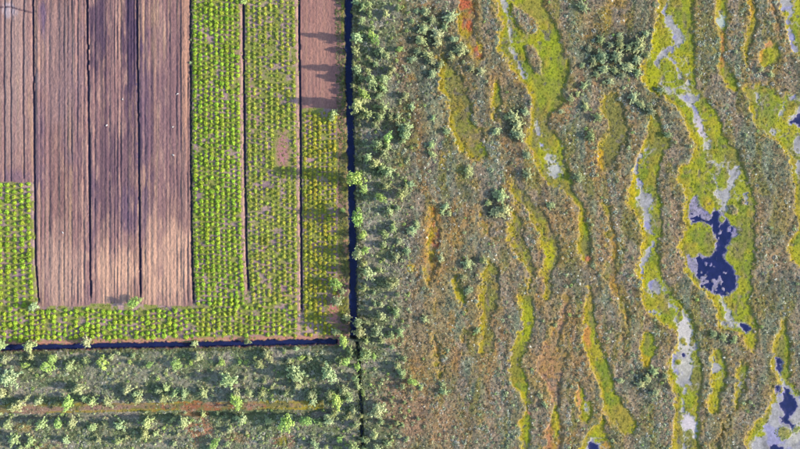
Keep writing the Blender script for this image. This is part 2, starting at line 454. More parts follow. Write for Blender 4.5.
# open water outlines
POOLS = [
    ('big irregular navy pool with mud bars in the largest hollow', [(690, 200), (696, 197), (700, 207), (710, 215), (715, 210), (725, 215), (732, 226), (738, 229), (738, 234), (731, 240), (727, 248), (725, 259), (733, 267), (738, 277), (737, 287), (727, 297), (717, 295), (703, 287), (697, 274), (688, 267), (686, 253), (692, 259), (700, 254), (705, 258), (710, 255), (715, 250), (717, 242), (713, 233), (710, 225), (700, 222), (693, 224), (688, 217)]),
    ('little blue pool at the tail of the largest hollow', [(740, 324), (749, 323), (751, 329), (746, 332), (742, 329)]),
    ('narrow upright blue pool above the bottom right mud', [(775, 357), (781, 357), (782, 366), (780, 374), (776, 367)]),
    ('deep blue water in the bottom right mud pool', [(784, 387), (790, 389), (795, 398), (799, 408), (795, 412), (790, 416), (790, 420), (795, 425), (794, 431), (788, 426), (780, 424), (779, 416), (784, 415), (779, 408), (778, 403), (783, 400), (783, 393)]),
    ('tiny blue puddle at the top of the bottom right mud', [(775, 386), (780, 386), (781, 391), (777, 392)]),
    ('blue water patch touching the bottom edge in the corner mud', [(768, 445), (776, 443), (783, 447), (783, 457), (769, 457)]),
    ('small blue pool cut by the bottom edge', [(588, 443), (595, 441), (599, 445), (600, 457), (587, 457)]),
    ('blue pool on the right edge in the wide lime hollow', [(788, 121), (794, 118), (798, 111), (822, 112), (822, 129), (799, 128), (795, 124), (789, 124)]),
    ('tiny dark pool ringed by white mud', [(681, 353), (684, 352), (687, 356), (685, 359), (682, 357)]),
]
# mud bars rising through the water of the big pool
BARS = [[(688, 199), (696, 197), (701, 207), (711, 216), (709, 221), (703, 219), (696, 212), (690, 216)], [(685, 253), (692, 259), (697, 258), (699, 271), (695, 273), (688, 267)], [(733, 226), (740, 229), (739, 236), (731, 238)]]

# ------------------------------------------------------------------ site plan: fields and ditches
def yline(*pts):
    a = np.asarray(pts, float)
    return lambda y: np.interp(y, a[:, 0], a[:, 1])


def xline(*pts):
    a = np.asarray(pts, float)
    return lambda x: np.interp(x, a[:, 0], a[:, 1])


D1 = yline((-30, 33), (0, 33.3), (150, 34.5), (260, 36), (300, 39))
D2 = yline((-30, 87), (0, 87.5), (150, 89.3), (300, 91))
D3 = yline((-30, 136.5), (0, 137), (150, 139), (300, 140.8))
D4 = yline((-30, 190.5), (0, 190.7), (150, 191), (260, 192.3), (305, 194))
D5 = yline((-30, 243), (0, 243.5), (150, 244.7), (250, 246.5), (295, 249))
D6 = yline((-30, 298.5), (0, 299), (150, 300.7), (300, 301.5), (340, 301.5))
DA = yline((-30, 347.5), (0, 348), (75, 349), (150, 351), (250, 352.8), (300, 353.2), (338, 354))
DA2 = yline((335, 356), (350, 357.5), (400, 360.5), (449, 363), (480, 364.5))
DB = xline((-30, 348.8), (0, 348.3), (100, 346), (200, 344.5), (300, 342.5), (345, 341.5))
DRAINS = [  # centre, half width (plan), y0, y1, label
    (D1, 0.75, -40, 303, 'narrow dark drain between the leftmost strip and the first bare peat field'),
    (D2, 0.83, -40, 298, 'narrow dark drain between the first and second bare peat fields'),
    (D3, 0.83, -40, 297, 'narrow dark drain between the second and third bare peat fields'),
    (D4, 0.90, -40, 303, 'narrow drain dividing the bare peat from the brightest bush rows'),
    (D5, 0.90, -40, 291, 'narrow drain between the two widest bush strips'),
    (D6, 0.83, -40, 312, 'narrow drain left of the strip next to the long ditch'),
]

# ------------------------------------------------------------------ raster of the site
CELL = 0.2
X0, X1, Y0, Y1 = -112.0, 112.0, -66.0, 66.0
nx = int(round((X1 - X0) / CELL)) + 1
ny = int(round((Y1 - Y0) / CELL)) + 1
gx = np.linspace(X0, X1, nx)
gyw = np.linspace(Y1, Y0, ny)          # north to south, so plan y ascends
gpx = gx / S + CX
gpy = CY - gyw / S
WX, WY = np.meshgrid(gx, gyw)
PX, PY = np.meshgrid(gpx, gpy)

n_big = noise(WX, WY, 14, 14, 1, 3)
n_mid = noise(WX, WY, 4, 4, 2, 3)
n_sml = noise(WX, WY, 1.3, 1.3, 3, 2)
n_fine = noise(WX, WY, 0.5, 0.5, 4, 2)
n_string = noise(WX + 2.5 * noise(WX, WY, 9, 9, 6), WY, 3.2, 16, 5, 2)    # strings run north-south

LAB = np.zeros((ny, nx), np.int32)
Z = 0.28 + 0.12 * n_string + 0.08 * n_big + 0.12 * n_mid + 0.10 * n_sml + 0.05 * n_fine

# heath tint
HEATH_PINK, HEATH_GREY = col(144, 126, 104), col(120, 124, 98)
HEATH_OCHRE, HEATH_DARK = col(154, 128, 80), col(92, 88, 74)
T = mix(HEATH_PINK + 0 * WX[..., None], HEATH_GREY, sstep(-0.3, 0.4, n_string + 0.3 * n_mid))
west_bog = sstep(660, 560, PX) * 0.55 + 0.45
T = mix(T, HEATH_OCHRE, (0.7 * sstep(0.0, 0.65, noise(WX + 3 * n_big, WY, 3.2, 12, 8, 3)) * west_bog))
T = mix(T, col(126, 118, 56), 0.85 * sstep(0.08, 0.5, noise(WX + 3 * n_big, WY, 2.6, 10, 7, 3)))
T = mix(T, col(160, 116, 66), 0.7 * sstep(0.2, 0.65, noise(WX + 3 * n_big, WY, 3.0, 9, 11, 3)) * west_bog)
T = mix(T, HEATH_DARK, 0.7 * sstep(0.1, 0.7, n_sml + 0.4 * n_fine))
T = mix(T, col(96, 98, 82), 0.6 * sstep(0.2, 0.7, noise(WX, WY, 6, 8, 10, 3)))
FOREST_G = mix(col(136, 131, 110) + 0 * WX[..., None], col(106, 114, 78), sstep(-0.4, 0.4, n_mid))
FOREST_G = mix(FOREST_G, col(156, 142, 128), 0.85 * sstep(0.15, 0.7, noise(WX, WY, 6, 2.5, 9, 2)))
forest = np.maximum(sstep(412, 385, PX + 14 * n_mid) * (PX > 345), (PX < 362) & (PY > 340))
T = mix(T, FOREST_G, forest)
for (cx, cy, rx, ry, c, a) in [
        (432, 245, 9, 45, (178, 128, 62), .8), (402, 60, 9, 30, (140, 108, 84), .7), (425, 8, 16, 9, (165, 120, 80), .6),
        (412, 410, 38, 34, (158, 116, 84), .65), (385, 385, 22, 12, (150, 112, 84), .5), (465, 430, 30, 25, (150, 118, 88), .5),
        (455, 237, 8, 12, (160, 124, 66), .7), (395, 342, 10, 6, (168, 128, 60), .5), (410, 268, 4, 5, (190, 160, 40), .9),
        (200, 427, 14, 10, (170, 104, 72), .75), (196, 440, 8, 8, (160, 110, 76), .6), (282, 441, 12, 10, (158, 96, 72), .8),
        (282, 442, 6, 6, (130, 128, 36), .9), (196, 414, 16, 4, (150, 105, 62), .7), (45, 446, 22, 5, (158, 124, 84), .6),
        (25, 427, 9, 4, (164, 134, 62), .7), (240, 437, 14, 6, (160, 112, 62), .6), (430, 346, 22, 50, (150, 122, 82), .5),
        (553, 60, 20, 40, (140, 128, 74), .3), (540, 395, 12, 40, (140, 120, 92), .3), (785, 215, 10, 35, (152, 126, 78), .5),
        (475, 185, 6, 8, (160, 130, 60), .7), (452, 320, 4, 12, (165, 125, 62), .6), (434, 308, 4, 12, (165, 135, 60), .6),
        (442, 160, 4, 9, (165, 138, 50), .7), (606, 15, 6, 14, (158, 130, 52), .7), (620, 2, 8, 6, (165, 130, 50), .7),
        (655, 132, 4, 16, (160, 125, 60), .5), (720, 430, 8, 25, (150, 124, 70), .5), (605, 230, 10, 40, (150, 124, 92), .4)]:
    q = np.hypot((PX - cx) / rx, (PY - cy) / ry) + 0.45 * n_mid + 0.25 * n_sml
    T = mix(T, col(*c), a * sstep(1.3, 0.4, q + 0.3 * n_fine))

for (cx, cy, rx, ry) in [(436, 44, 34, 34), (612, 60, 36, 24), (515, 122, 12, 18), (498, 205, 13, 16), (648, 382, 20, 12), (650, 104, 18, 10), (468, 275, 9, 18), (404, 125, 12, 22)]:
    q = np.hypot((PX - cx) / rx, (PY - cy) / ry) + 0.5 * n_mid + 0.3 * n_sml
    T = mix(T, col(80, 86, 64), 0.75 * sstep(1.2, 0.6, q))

OBJ = {0: dict(name='ground', mat=M_GROUND, label='mottled grey-brown bog heath and forest floor')}


def new_label(name, mat, label):
    k = len(OBJ)
    OBJ[k] = dict(name=name, mat=mat, label=label)
    return k


# ---- moss hollows
LIME, LIME2, OLIVE = col(146, 148, 26), col(118, 128, 36), col(126, 118, 60)
YEL, ORA, SALM, RED = col(172, 150, 22), col(166, 124, 56), col(170, 124, 92), col(172, 92, 60)
hollow = np.full((ny, nx), -50.0)
for kind, pts, label in H:
    win = put(None, None, bbox(pts), 14)
    px, py = PX[win], PY[win]
    if px.size == 0:
        continue
    sd = poly_sd(px, py, pts)
    ek = 1.0 if kind == 'lime' else 1.5
    sd = sd + ek * (2.5 * n_mid[win] + 2.1 * n_sml[win] + 1.2 * n_fine[win])
    for isl in ISLANDS:
        sd = np.minimum(sd, -(poly_sd(px, py, isl) + 1.0 * n_sml[win]))
    hollow[win] = np.maximum(hollow[win], sd)
    k = new_label('moss_hollow', M_MOSS, label)
    OBJ[k]['dry'] = kind != 'lime'
    ins = sd > 0
    # distance to the left margin, for the dry yellow rim on that side
    sdl = poly_sd(px - 3.6, py, pts) + 1.8 * n_mid[win] + 1.0 * n_sml[win]
    rim = sstep(2.2, -1.2, sdl)
    nm, ns = n_mid[win], n_sml[win]
    vert = noise(WX[win], WY[win], 2.0, 5.0, 21, 3)
    if kind == 'lime':
        base = mix(LIME + 0 * px[..., None], LIME2, sstep(-0.3, 0.5, nm + 0.5 * ns))
        base = mix(base, OLIVE, 0.8 * sstep(0.1, 0.6, vert))
        base = mix(base, col(140, 118, 86), 0.6 * sstep(0.3, 0.8, noise(WX[win], WY[win], 1.6, 2.6, 22, 3)))
        big = noise(WX[win], WY[win], 5.0, 8.0, 25, 3)
        base = mix(base, col(122, 112, 60), 0.75 * sstep(0.1, 0.6, big))
        base = mix(base, col(168, 156, 26), 0.6 * sstep(-0.15, -0.6, big))
        base = mix(base, YEL, 0.85 * rim)
    elif kind == 'olive':
        base = mix(OLIVE + 0 * px[..., None], col(112, 102, 58), sstep(-0.2, 0.5, vert))
        base = mix(base, LIME, 0.5 * sstep(0.2, 0.6, nm))
        base = mix(base, col(136, 112, 88), 0.6 * sstep(0.1, 0.6, noise(WX[win], WY[win], 1.4, 2.2, 23, 3)))
        base = mix(base, YEL, 0.85 * rim)
    elif kind == 'orange':
        base = mix(ORA + 0 * px[..., None], RED, sstep(0.0, 0.5, nm + 0.3 * ns))
        base = mix(base, YEL, 0.7 * sstep(0.05, 0.5, vert))
        base = mix(base, YEL, 0.5 * rim)
    elif kind == 'salmon':
        base = mix(SALM + 0 * px[..., None], ORA, sstep(-0.2, 0.5, nm))
        base = mix(base, OLIVE, 0.6 * sstep(0.1, 0.6, vert))
    else:
        base = mix(ORA + 0 * px[..., None], OLIVE, sstep(-0.2, 0.4, nm + 0.4 * ns))
        base = mix(base, YEL, 0.6 * sstep(0.0, 0.5, vert))
    if kind in ('orange', 'salmon', 'ochre'):
        base = mix(base, HEATH_PINK, 0.55 * sstep(-0.1, 0.5, noise(WX[win], WY[win], 1.2, 2.0, 24, 3)))
    # thin earthy fringe where moss meets heath
    base = mix(base, col(164, 136, 84), 0.35 * sstep(1.6, 0.2, sd))
    soft = 1.0 if kind == 'lime' else 1.9
    wmix = sstep(-2.2 * soft, 1.3 * soft, sd + 1.6 * n_fine[win] + 0.8 * ns)
    wmix = np.where(ins, np.maximum(wmix, .35), wmix)
    T[win] = mix(T[win], base, wmix)
    halo = np.exp(-((sd + 3.0) / 4.5) ** 2) * (~ins)
    T[win] = mix(T[win], col(156, 126, 72), 0.45 * halo * sstep(-.5, .5, nm + ns))
    LAB[win] = np.where(ins, k, LAB[win])

# local colour accents inside hollows (moss species)
inh = hollow > 0
for (cx, cy, rx, ry, c, a) in [
        (465, 4, 9, 6, (186, 90, 60), .9), (469, 25, 4, 7, (190, 92, 50), .9), (474, 42, 6, 7, (140, 120, 96), .7), (480, 47, 4, 10, (196, 166, 30), .8),
        (550, 55, 11, 28, (146, 154, 26), .7), (535, 12, 14, 20, (150, 132, 60), .7), (548, 90, 12, 16, (138, 140, 44), .8),
        (549, 252, 8, 15, (180, 172, 14), .9), (485, 150, 8, 8, (140, 148, 22), .8), (461, 120, 6, 24, (118, 108, 58), .6),
        (516, 365, 9, 22, (136, 126, 48), .8), (526, 320, 9, 22, (158, 158, 20), .6), (530, 413, 3, 4, (196, 120, 96), .9), (588, 259, 5, 4, (196, 116, 80), .9),
        (556, 425, 6, 22, (172, 162, 18), .9), (549, 440, 4, 20, (190, 124, 84), .7), (552, 363, 14, 16, (160, 120, 72), .6), (561, 315, 8, 22, (180, 128, 98), .5),
        (587, 340, 5, 16, (190, 120, 66), .8), (590, 300, 6, 18, (150, 126, 62), .7), (622, 415, 16, 18, (146, 128, 52), .85), (606, 447, 6, 6, (176, 130, 60), .9),
        (578, 395, 3, 20, (190, 128, 84), .8), (615, 130, 14, 28, (122, 116, 52), .7), (600, 160, 4, 14, (198, 152, 30), .9), (658, 140, 14, 20, (120, 114, 52), .8),
        (633, 190, 4, 40, (196, 168, 14), .8), (642, 240, 4, 30, (196, 168, 14), .8), (641, 285, 4, 25, (190, 166, 14), .7), (655, 60, 8, 40, (172, 166, 10), .6),
        (722, 45, 4, 20, (186, 124, 66), .9), (750, 10, 5, 14, (184, 140, 40), .9), (766, 43, 8, 5, (196, 130, 92), .8), (761, 55, 3, 12, (196, 140, 60), .7),
        (694, 260, 6, 24, (180, 166, 14), .4), (707, 205, 8, 8, (176, 150, 26), .7), (765, 118, 10, 20, (136, 136, 60), .6), (752, 95, 12, 10, (140, 128, 62), .7),
        (646, 362, 8, 9, (190, 150, 30), .6), (785, 433, 7, 7, (128, 134, 84), .9), (796, 430, 4, 4, (128, 134, 84), .9), (743, 190, 12, 30, (146, 146, 40), .5)]:
    q = np.hypot((PX - cx) / rx, (PY - cy) / ry) + 0.4 * n_mid + 0.3 * n_sml
    T = np.where(inh[..., None], mix(T, col(*c), a * sstep(1.15, 0.5, q)), T)

# moss cushions: the hollow floor is lower and softly lumpy, the heath stands over its rim
lump = 0.05 * n_sml + 0.04 * n_fine + 0.05 * n_mid
Zmoss = -0.04 + lump
wgt = sstep(-1.6, 1.2, hollow)
edge = np.exp(-((hollow + 2.6) / 2.2) ** 2)
Z = Z + 0.05 * edge
Z = Z * (1 - wgt) + Zmoss * wgt

# ---- mud
mud = np.full((ny, nx), -50.0)
MUD_A, MUD_B, MUD_C = col(148, 142, 140), col(166, 158, 144), col(112, 108, 110)
mcol = mix(MUD_A + 0 * WX[..., None], MUD_B, sstep(-0.2, 0.5, noise(WX, WY, 6, 9, 31, 2)))
mcol = mix(mcol, MUD_C, 0.8 * sstep(0.1, 0.7, noise(WX, WY, 2.5, 2.5, 32, 3)))
mcol = mix(mcol, col(126, 121, 164), 0.7 * sstep(0.25, 0.6, noise(WX, WY, 3.0, 3.5, 33, 3)))
mcol = mcol * (1 + 0.22 * n_fine + 0.15 * n_sml)[..., None]
mcol = mix(mcol, col(196, 184, 170), 0.75 * sstep(1.2, 0.5, np.hypot((PX - 686) / 12, (PY - 330) / 26)))
mcol = mix(mcol, col(200, 184, 184), 0.75 * sstep(1.2, 0.5, np.hypot((PX - 690) / 9, (PY - 425) / 14)))
mcol = mix(mcol, col(196, 176, 180), 0.7 * sstep(1.2, 0.5, np.hypot((PX - 703) / 8, (PY - 125) / 16)))
mcol = mix(mcol, col(176, 172, 160), 0.8 * sstep(1.2, 0.5, np.hypot((PX - 553) / 9, (PY - 166) / 12)))
mcol = mix(mcol, col(176, 182, 160), 0.8 * sstep(1.2, 0.5, np.hypot((PX - 722) / 6, (PY - 20) / 9)))
for label, polys, streams in MUD:
    allp = [p for pl in polys for p in pl] + [(x, y) for st in streams for x, y, w in st]
    win = put(None, None, bbox(allp), 8)
    px, py = PX[win], PY[win]
    sd = np.full(px.shape, -50.0)
    for pl in polys:
        sd = np.maximum(sd, poly_sd(px, py, pl))
    for st in streams:
        sd = np.maximum(sd, line_sd(px, py, st))
    sd = sd + 2.0 * n_sml[win] + 1.8 * n_fine[win] + 0.9 * n_mid[win]
    for e in ISLETS:
        sd = np.minimum(sd, -(ell_sd(px, py, e) + 0.8 * n_sml[win]))
    sd = sd - 3.2 * sstep(.35, .75, noise(WX[win], WY[win], 1.5, 1.5, 34, 2))
    mud[win] = np.maximum(mud[win], sd)
    k = new_label('mud_bed', M_MUD, label)
    ins = sd > 0
    T[win] = np.where(ins[..., None], mcol[win], T[win])
    LAB[win] = np.where(ins, k, LAB[win])
mw = sstep(-0.8, 1.0, mud)
Z = Z * (1 - mw) + (-0.15 + 0.012 * n_sml) * mw
vein = np.abs(noise(WX + 0.6 * n_sml, WY + 0.6 * n_mid, 3.4, 3.4, 35, 2))
vw = sstep(0.055, 0.02, vein) * sstep(-14, -3, mud) * sstep(2.0, 4.0, hollow) * (mud < 0)
T = mix(T, col(170, 160, 140), 0.75 * vw)
Z = Z - 0.05 * vw
wet = sstep(0.55, 0.8, noise(WX, WY, 1.3, 1.3, 36, 2)) * sstep(1.5, 3.0, hollow) * (mud < -.5)
T = mix(T, col(108, 98, 88), 0.7 * wet)
Z = Z - 0.07 * wet
cush = sstep(0.25, 0.7, noise(WX, WY, 2.2, 2.6, 37, 2)) * sstep(1.5, 3.5, hollow) * (mud < -.5)
T = mix(T, col(166, 138, 44), 0.45 * cush)
Z = Z + 0.05 * cush
# pale slime line where mud meets moss
T = np.where(((mud > -0.9) & (mud <= 0) & (hollow > 0))[..., None], mix(T, col(178, 172, 130), 0.45 + 0 * PX), T)

# ---- pools: bed below the water table, mud bars just above it
WLEV = -0.18
pool_masks = []
for label, pts in POOLS:
    win = put(None, None, bbox(pts), 8)
    px, py = PX[win], PY[win]
    sd = poly_sd(px, py, pts) + 1.7 * n_sml[win] + 1.2 * n_fine[win]
    for e in ISLETS:
        sd = np.minimum(sd, -(ell_sd(px, py, e) + 0.8 * n_sml[win]))
    bed = -0.15 - 0.30 * sstep(-0.3, 5.0, sd)
    if label.startswith('big irregular'):
        bar = np.full(px.shape, -9.0)
        for b in BARS:
            bar = np.maximum(bar, poly_sd(px, py, b))
        bar = bar + 1.6 * n_sml[win] + 1.3 * noise(WX[win], WY[win], 0.9, 0.9, 41, 2)
        clods = noise(WX[win], WY[win], 1.1, 1.1, 42, 2) - 0.30 + 0.75 * np.exp(-(np.hypot((px - 717) / 11, (py - 284) / 7)) ** 2) - 0.35 * np.exp(-(np.hypot((px - 733) / 8, (py - 270) / 16)) ** 2)
        up = np.maximum(sstep(-0.6, 0.8, bar), sstep(-0.1, 0.25, clods))
        bed = bed * (1 - up) + (WLEV + 0.035) * up
    m = sd > -0.2
    Z[win] = np.where(m, np.minimum(Z[win], bed), Z[win])
    fringe = (sd > -0.2) & (LAB[win] >= 0)
    T[win] = np.where(m[..., None], mix(mix(mcol[win], col(132, 116, 156), 0.5 + 0 * px), col(34, 32, 60), sstep(WLEV - .01, WLEV - .13, bed)), T[win])
    shelf = (sd > -1.0) & (sd <= -0.2)
    T[win] = np.where(shelf[..., None], mix(T[win], mcol[win], 0.5 + 0 * px), T[win])
    pool_masks.append((label, win, sd > -1.3))

# ---- fields
PEAT_A, PEAT_B, PEAT_D = col(146, 109, 104), col(170, 131, 118), col(88, 66, 80)
ditchA = np.abs(PX - DA(PY))
north = PY < DB(PX) - 3.6
west = PX < DA(PY) - 3.4
field = north & west
FZ = 0.34 + 0.02 * n_mid + 0.03 * n_sml
fur_w = WX + 0.9 * noise(WX, 0 * WY, 3.1, 9.0, 50, 2) + 0.07 * noise(WX, WY, 1.5, 4.0, 51, 3)


def furrows(period, seed, amp):
    u = fur_w / period
    i = np.floor(u).astype(int)
    f = u - i
    R = np.random.default_rng(seed)
    a = R.uniform(0.25, 1.0, 4000)[i % 4000]
    c = R.uniform(0.3, 0.7, 4000)[i % 4000]
    v = np.where(f < c, f / c, (1 - f) / (1 - c))
    return amp * a * (sstep(0.0, 0.6, v) - 0.5), i, R


f1, i1, R1 = furrows(1.3, 52, 0.36)
f1 = f1 * (0.55 + 0.6 * noise(WX, WY, 1.2, 9, 57, 2))
f2, i2, R2 = furrows(0.62, 53, 0.17)
f2 = f2 * (0.6 + 0.7 * noise(WX, WY, 1.0, 5, 58, 2))
streak = noise(WX, WY, 0.5, 4, 54, 3)
streak2 = noise(WX, WY, 1.4, 30, 55, 2)
PT = mix(PEAT_A + 0 * WX[..., None], PEAT_B, sstep(-0.2, 0.6, streak + 0.3 * streak2))
PT = mix(PT, PEAT_D, 0.55 * sstep(0.15, 0.8, streak2 + 0.4 * streak))
rid = np.random.default_rng(59).uniform(-1, 1, 4000)[i1 % 4000]
PT = PT * (1 + 0.16 * rid + 0.10 * np.random.default_rng(60).uniform(-1, 1, 4000)[i2 % 4000])[..., None]
PT = PT * 0.90
PT = mix(PT, col(186, 152, 110), 0.35 * sstep(0.3, 0.9, noise(WX, WY, 0.7, 22, 56, 2)))
for (cx, cy, rx, ry, c, a) in [  # damp dark patches and lighter tan patches of the milled peat
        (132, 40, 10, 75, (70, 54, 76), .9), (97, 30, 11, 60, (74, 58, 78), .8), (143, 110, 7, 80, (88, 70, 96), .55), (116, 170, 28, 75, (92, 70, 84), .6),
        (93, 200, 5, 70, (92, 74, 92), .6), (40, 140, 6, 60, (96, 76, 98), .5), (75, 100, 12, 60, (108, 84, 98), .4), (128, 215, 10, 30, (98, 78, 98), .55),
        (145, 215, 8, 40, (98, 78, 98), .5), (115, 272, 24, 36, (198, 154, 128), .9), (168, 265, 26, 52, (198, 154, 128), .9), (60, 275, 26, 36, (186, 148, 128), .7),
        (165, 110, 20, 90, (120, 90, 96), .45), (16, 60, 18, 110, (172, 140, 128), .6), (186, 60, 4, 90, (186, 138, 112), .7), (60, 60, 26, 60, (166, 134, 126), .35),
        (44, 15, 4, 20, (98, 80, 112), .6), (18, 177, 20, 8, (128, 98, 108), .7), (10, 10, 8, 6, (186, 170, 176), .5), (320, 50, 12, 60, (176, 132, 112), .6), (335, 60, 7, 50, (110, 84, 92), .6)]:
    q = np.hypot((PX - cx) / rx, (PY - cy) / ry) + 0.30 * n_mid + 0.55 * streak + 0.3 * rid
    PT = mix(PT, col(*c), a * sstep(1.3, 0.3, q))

end_y = 305 + 1.5 * n_mid
peat_defs = [
    ('bare peat strip with three thin cracks at the left edge, above the bush block', (PX < D1(PY)) & (PY < 182 + 1.0 * n_mid), 0.25),
    ('bare ploughed peat field between the first and second drains', (PX >= D1(PY)) & (PX < D2(PY)) & (PY < end_y + 1), 1.0),
    ('darkest bare ploughed peat field, second from the left', (PX >= D2(PY)) & (PX < D3(PY)) & (PY < end_y - 1), 1.0),
    ('bare ploughed peat field bordering the brightest bush rows', (PX >= D3(PY)) & (PX < D4(PY)) & (PY < end_y), 1.0),
    ('short smooth reddish peat block at the top beside the long ditch', (PX >= D6(PY)) & (PX < 341) & (PY < 109 + 2 * n_mid), 0.25),
]
SOIL = mix(col(176, 142, 134) + 0 * WX[..., None], col(138, 112, 114), sstep(-0.3, 0.6, n_mid + 0.5 * n_sml))
SOIL = mix(SOIL, col(178, 130, 122), 0.6 * sstep(0.1, 0.7, noise(WX, WY, 3, 9, 61, 2)))
SOIL = mix(SOIL, col(134, 140, 54), 0.85 * sstep(-0.55, 0.3, noise(WX, WY, 1.6, 1.6, 62, 3)))
SOIL = mix(SOIL, col(176, 118, 116), 0.85 * sstep(1.2, 0.5, np.hypot((PX - 283) / 8, (PY - 150) / 21) + 0.2 * n_mid))
SOIL = mix(SOIL, col(190, 120, 108), 0.85 * sstep(1.2, 0.5, np.hypot((PX - 336) / 10, (PY - 308) / 18) + 0.3 * n_mid))
BANKP = col(190, 146, 132)
for Dk, x_off, y1 in ((D5, -2.6, 300), (D6, -2.4, 345), (D4, -3.0, 300)):
    SOIL = mix(SOIL, BANKP, 0.85 * sstep(2.3, 0.8, np.abs(PX - Dk(PY) - x_off) + 0.5 * n_sml) * (PY < y1))
SOIL = mix(SOIL, col(186, 128, 104), 0.8 * sstep(3.0, 1.0, np.abs(PY - DB(PX) + 5.0) + 0.6 * n_sml))
marg = (PX > 337.5 + 1.5 * n_mid)
SOIL = np.where(marg[..., None], mix(mix(col(136, 104, 96) + 0 * WX[..., None], col(122, 116, 56), sstep(-0.1, 0.5, n_mid)), col(186, 128, 110), 0.7 * sstep(0.2, 0.7, noise(WX, WY, 2.5, 6, 63, 2))), SOIL)
soil_defs = [
    ('planted strip of bright green bushes wrapping round the bare peat', (PX < D5(PY))),
    ('planted strip of yellow-green bushes between two narrow drains', (PX >= D5(PY)) & (PX < D6(PY))),
    ('planted strip of yellowing bushes along the long ditch', (PX >= D6(PY))),
]
for label, m in soil_defs:
    k = new_label('planted_field', M_SOIL, label)
    mm = field & m
    LAB[mm] = k
    T[mm] = SOIL[mm]
    Z[mm] = FZ[mm]
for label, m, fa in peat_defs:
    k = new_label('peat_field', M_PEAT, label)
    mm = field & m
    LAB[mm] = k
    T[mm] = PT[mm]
    fade = sstep(309, 300, PY)
    zz = 0.36 + fa * fade * (f1 + f2) + 0.035 * n_fine + 0.03 * n_mid + 0.05 * noise(WX, WY, 0.45, 0.9, 64, 2)
    Z[mm] = zz[mm]
    if fa == 0.25 and 'reddish' in label:
        T[mm] = mix(T, col(160, 112, 98), 0.55 + 0 * PX)[mm]
# thin cracks in the leftmost strip and at its top
for st in ([(5, -5, .9), (4.6, 60, .9), (5, 181, .7)], [(11.6, -5, .8), (11.2, 80, .8), (11.6, 181, .6)], [(24, -5, .9), (23.5, 80, .9), (24.5, 178, .8)],
           [(-30, 7, .9), (0, 7.2, .9), (10, 7, .9), (20, 10, .9), (33, 13, 1.0)]):
    sd = line_sd(PX + 0.4 * n_mid, PY, st)
    g = sstep(-0.9, 0.2, sd) * field
    Z -= 0.22 * g
    T = mix(T, col(92, 70, 78), 0.8 * g)

# ---- narrow drains
for Dk, hw, y0, y1, label in DRAINS:
    d = np.abs(PX - Dk(PY) + 0.35 * n_sml)
    m = (d < hw + 0.5) & (PY < y1 + 1.5 * n_mid)
    dep = sstep(hw + 0.6, 0.3, d) * sstep(y1 + 1, y1 - 5, PY)
    k = new_label('drain', M_BANK, label)
    LAB[m] = k
    Z[m] = (0.30 - 0.62 * dep)[m]
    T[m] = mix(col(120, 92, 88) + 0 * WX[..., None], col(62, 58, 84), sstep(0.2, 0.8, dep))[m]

# ---- long ditch, its overgrown southern run, and the cross ditch
d = np.abs(PX - DA(PY) + 0.9 * n_sml + 0.8 * n_fine + 0.4 * n_mid)
m = (d < 4.6) & (PY < 339 + n_mid)
dep = sstep(4.8, 2.7, d)
k = new_label('ditch', M_BANK, 'banks of the long straight ditch between field and pine belt')
LAB[m] = k
Z[m] = (0.30 - 1.35 * dep + 0.05 * n_sml)[m]
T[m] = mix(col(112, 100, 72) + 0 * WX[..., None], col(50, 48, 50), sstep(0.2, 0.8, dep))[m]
d = np.abs(PX - DA2(PY) + 0.9 * n_mid)
m = (d < 2.4) & (PY > 342)
dep = sstep(2.6, 0.5, d) * (0.9 + 0.1 * n_mid)
k = new_label('ditch', M_BANK, 'overgrown lower run of the ditch among the pines')
LAB[m] = k
Z[m] = (0.25 - 1.0 * dep)[m]
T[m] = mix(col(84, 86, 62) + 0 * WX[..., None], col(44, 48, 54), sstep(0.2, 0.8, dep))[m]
d = np.abs(PY - DB(PX) + 1.0 * n_sml + 0.6 * n_fine)
m = (d < 3.6) & (PX < 340)
dep = sstep(3.7, 1.6, d) * sstep(340, 336, PX)
k = new_label('ditch', M_BANK, 'banks of the cross ditch below the bush field')
LAB[m] = k
Z[m] = (0.30 - 1.25 * dep + 0.06 * n_sml)[m]
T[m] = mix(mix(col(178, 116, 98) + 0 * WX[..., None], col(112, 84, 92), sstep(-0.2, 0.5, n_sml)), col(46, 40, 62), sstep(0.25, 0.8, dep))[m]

# ---- grassy track and its side drain in the lower left wood
TRK = xline((-30, 409.5), (0, 409), (100, 407.5), (200, 406), (300, 405), (330, 405))
q = PY - TRK(PX) + 0.8 * n_mid
m = (np.abs(q) + 0.9 * n_sml + 0.5 * n_fine < 4.6) & (PX < 322 + 10 * n_mid + 5 * n_sml)
k = new_label('track', M_TRACK, 'overgrown ochre track through the lower left wood')
LAB[m] = k
tt = mix(col(150, 118, 100) + 0 * WX[..., None], col(120, 112, 66), sstep(-0.2, 0.5, n_mid))
tt = mix(tt, col(154, 138, 46), 0.75 * sstep(1.8, 0.5, np.abs(np.abs(q) - 3.4) + 0.5 * n_sml) * sstep(-0.6, 0.2, noise(WX, WY, 9, 3, 71, 2)))
tt = mix(tt, col(160, 92, 66), 0.7 * sstep(1.2, 0.5, np.hypot((PX - 205) / 34, q / 5) + 0.9 * n_sml + .6 * n_fine))
tt = mix(tt, col(166, 148, 36), 0.6 * sstep(1.1, 0.5, np.hypot((PX - 310) / 22, (q - 2) / 5) + 0.4 * n_sml))
T[m] = tt[m]
Z[m] = (0.30 + 0.04 * n_sml)[m]
q2 = np.abs(q - 8.2)
m2 = (q2 < 2.6) & (PX < 330)
Z[m2] -= (0.55 * sstep(2.6, 0.8, q2))[m2]

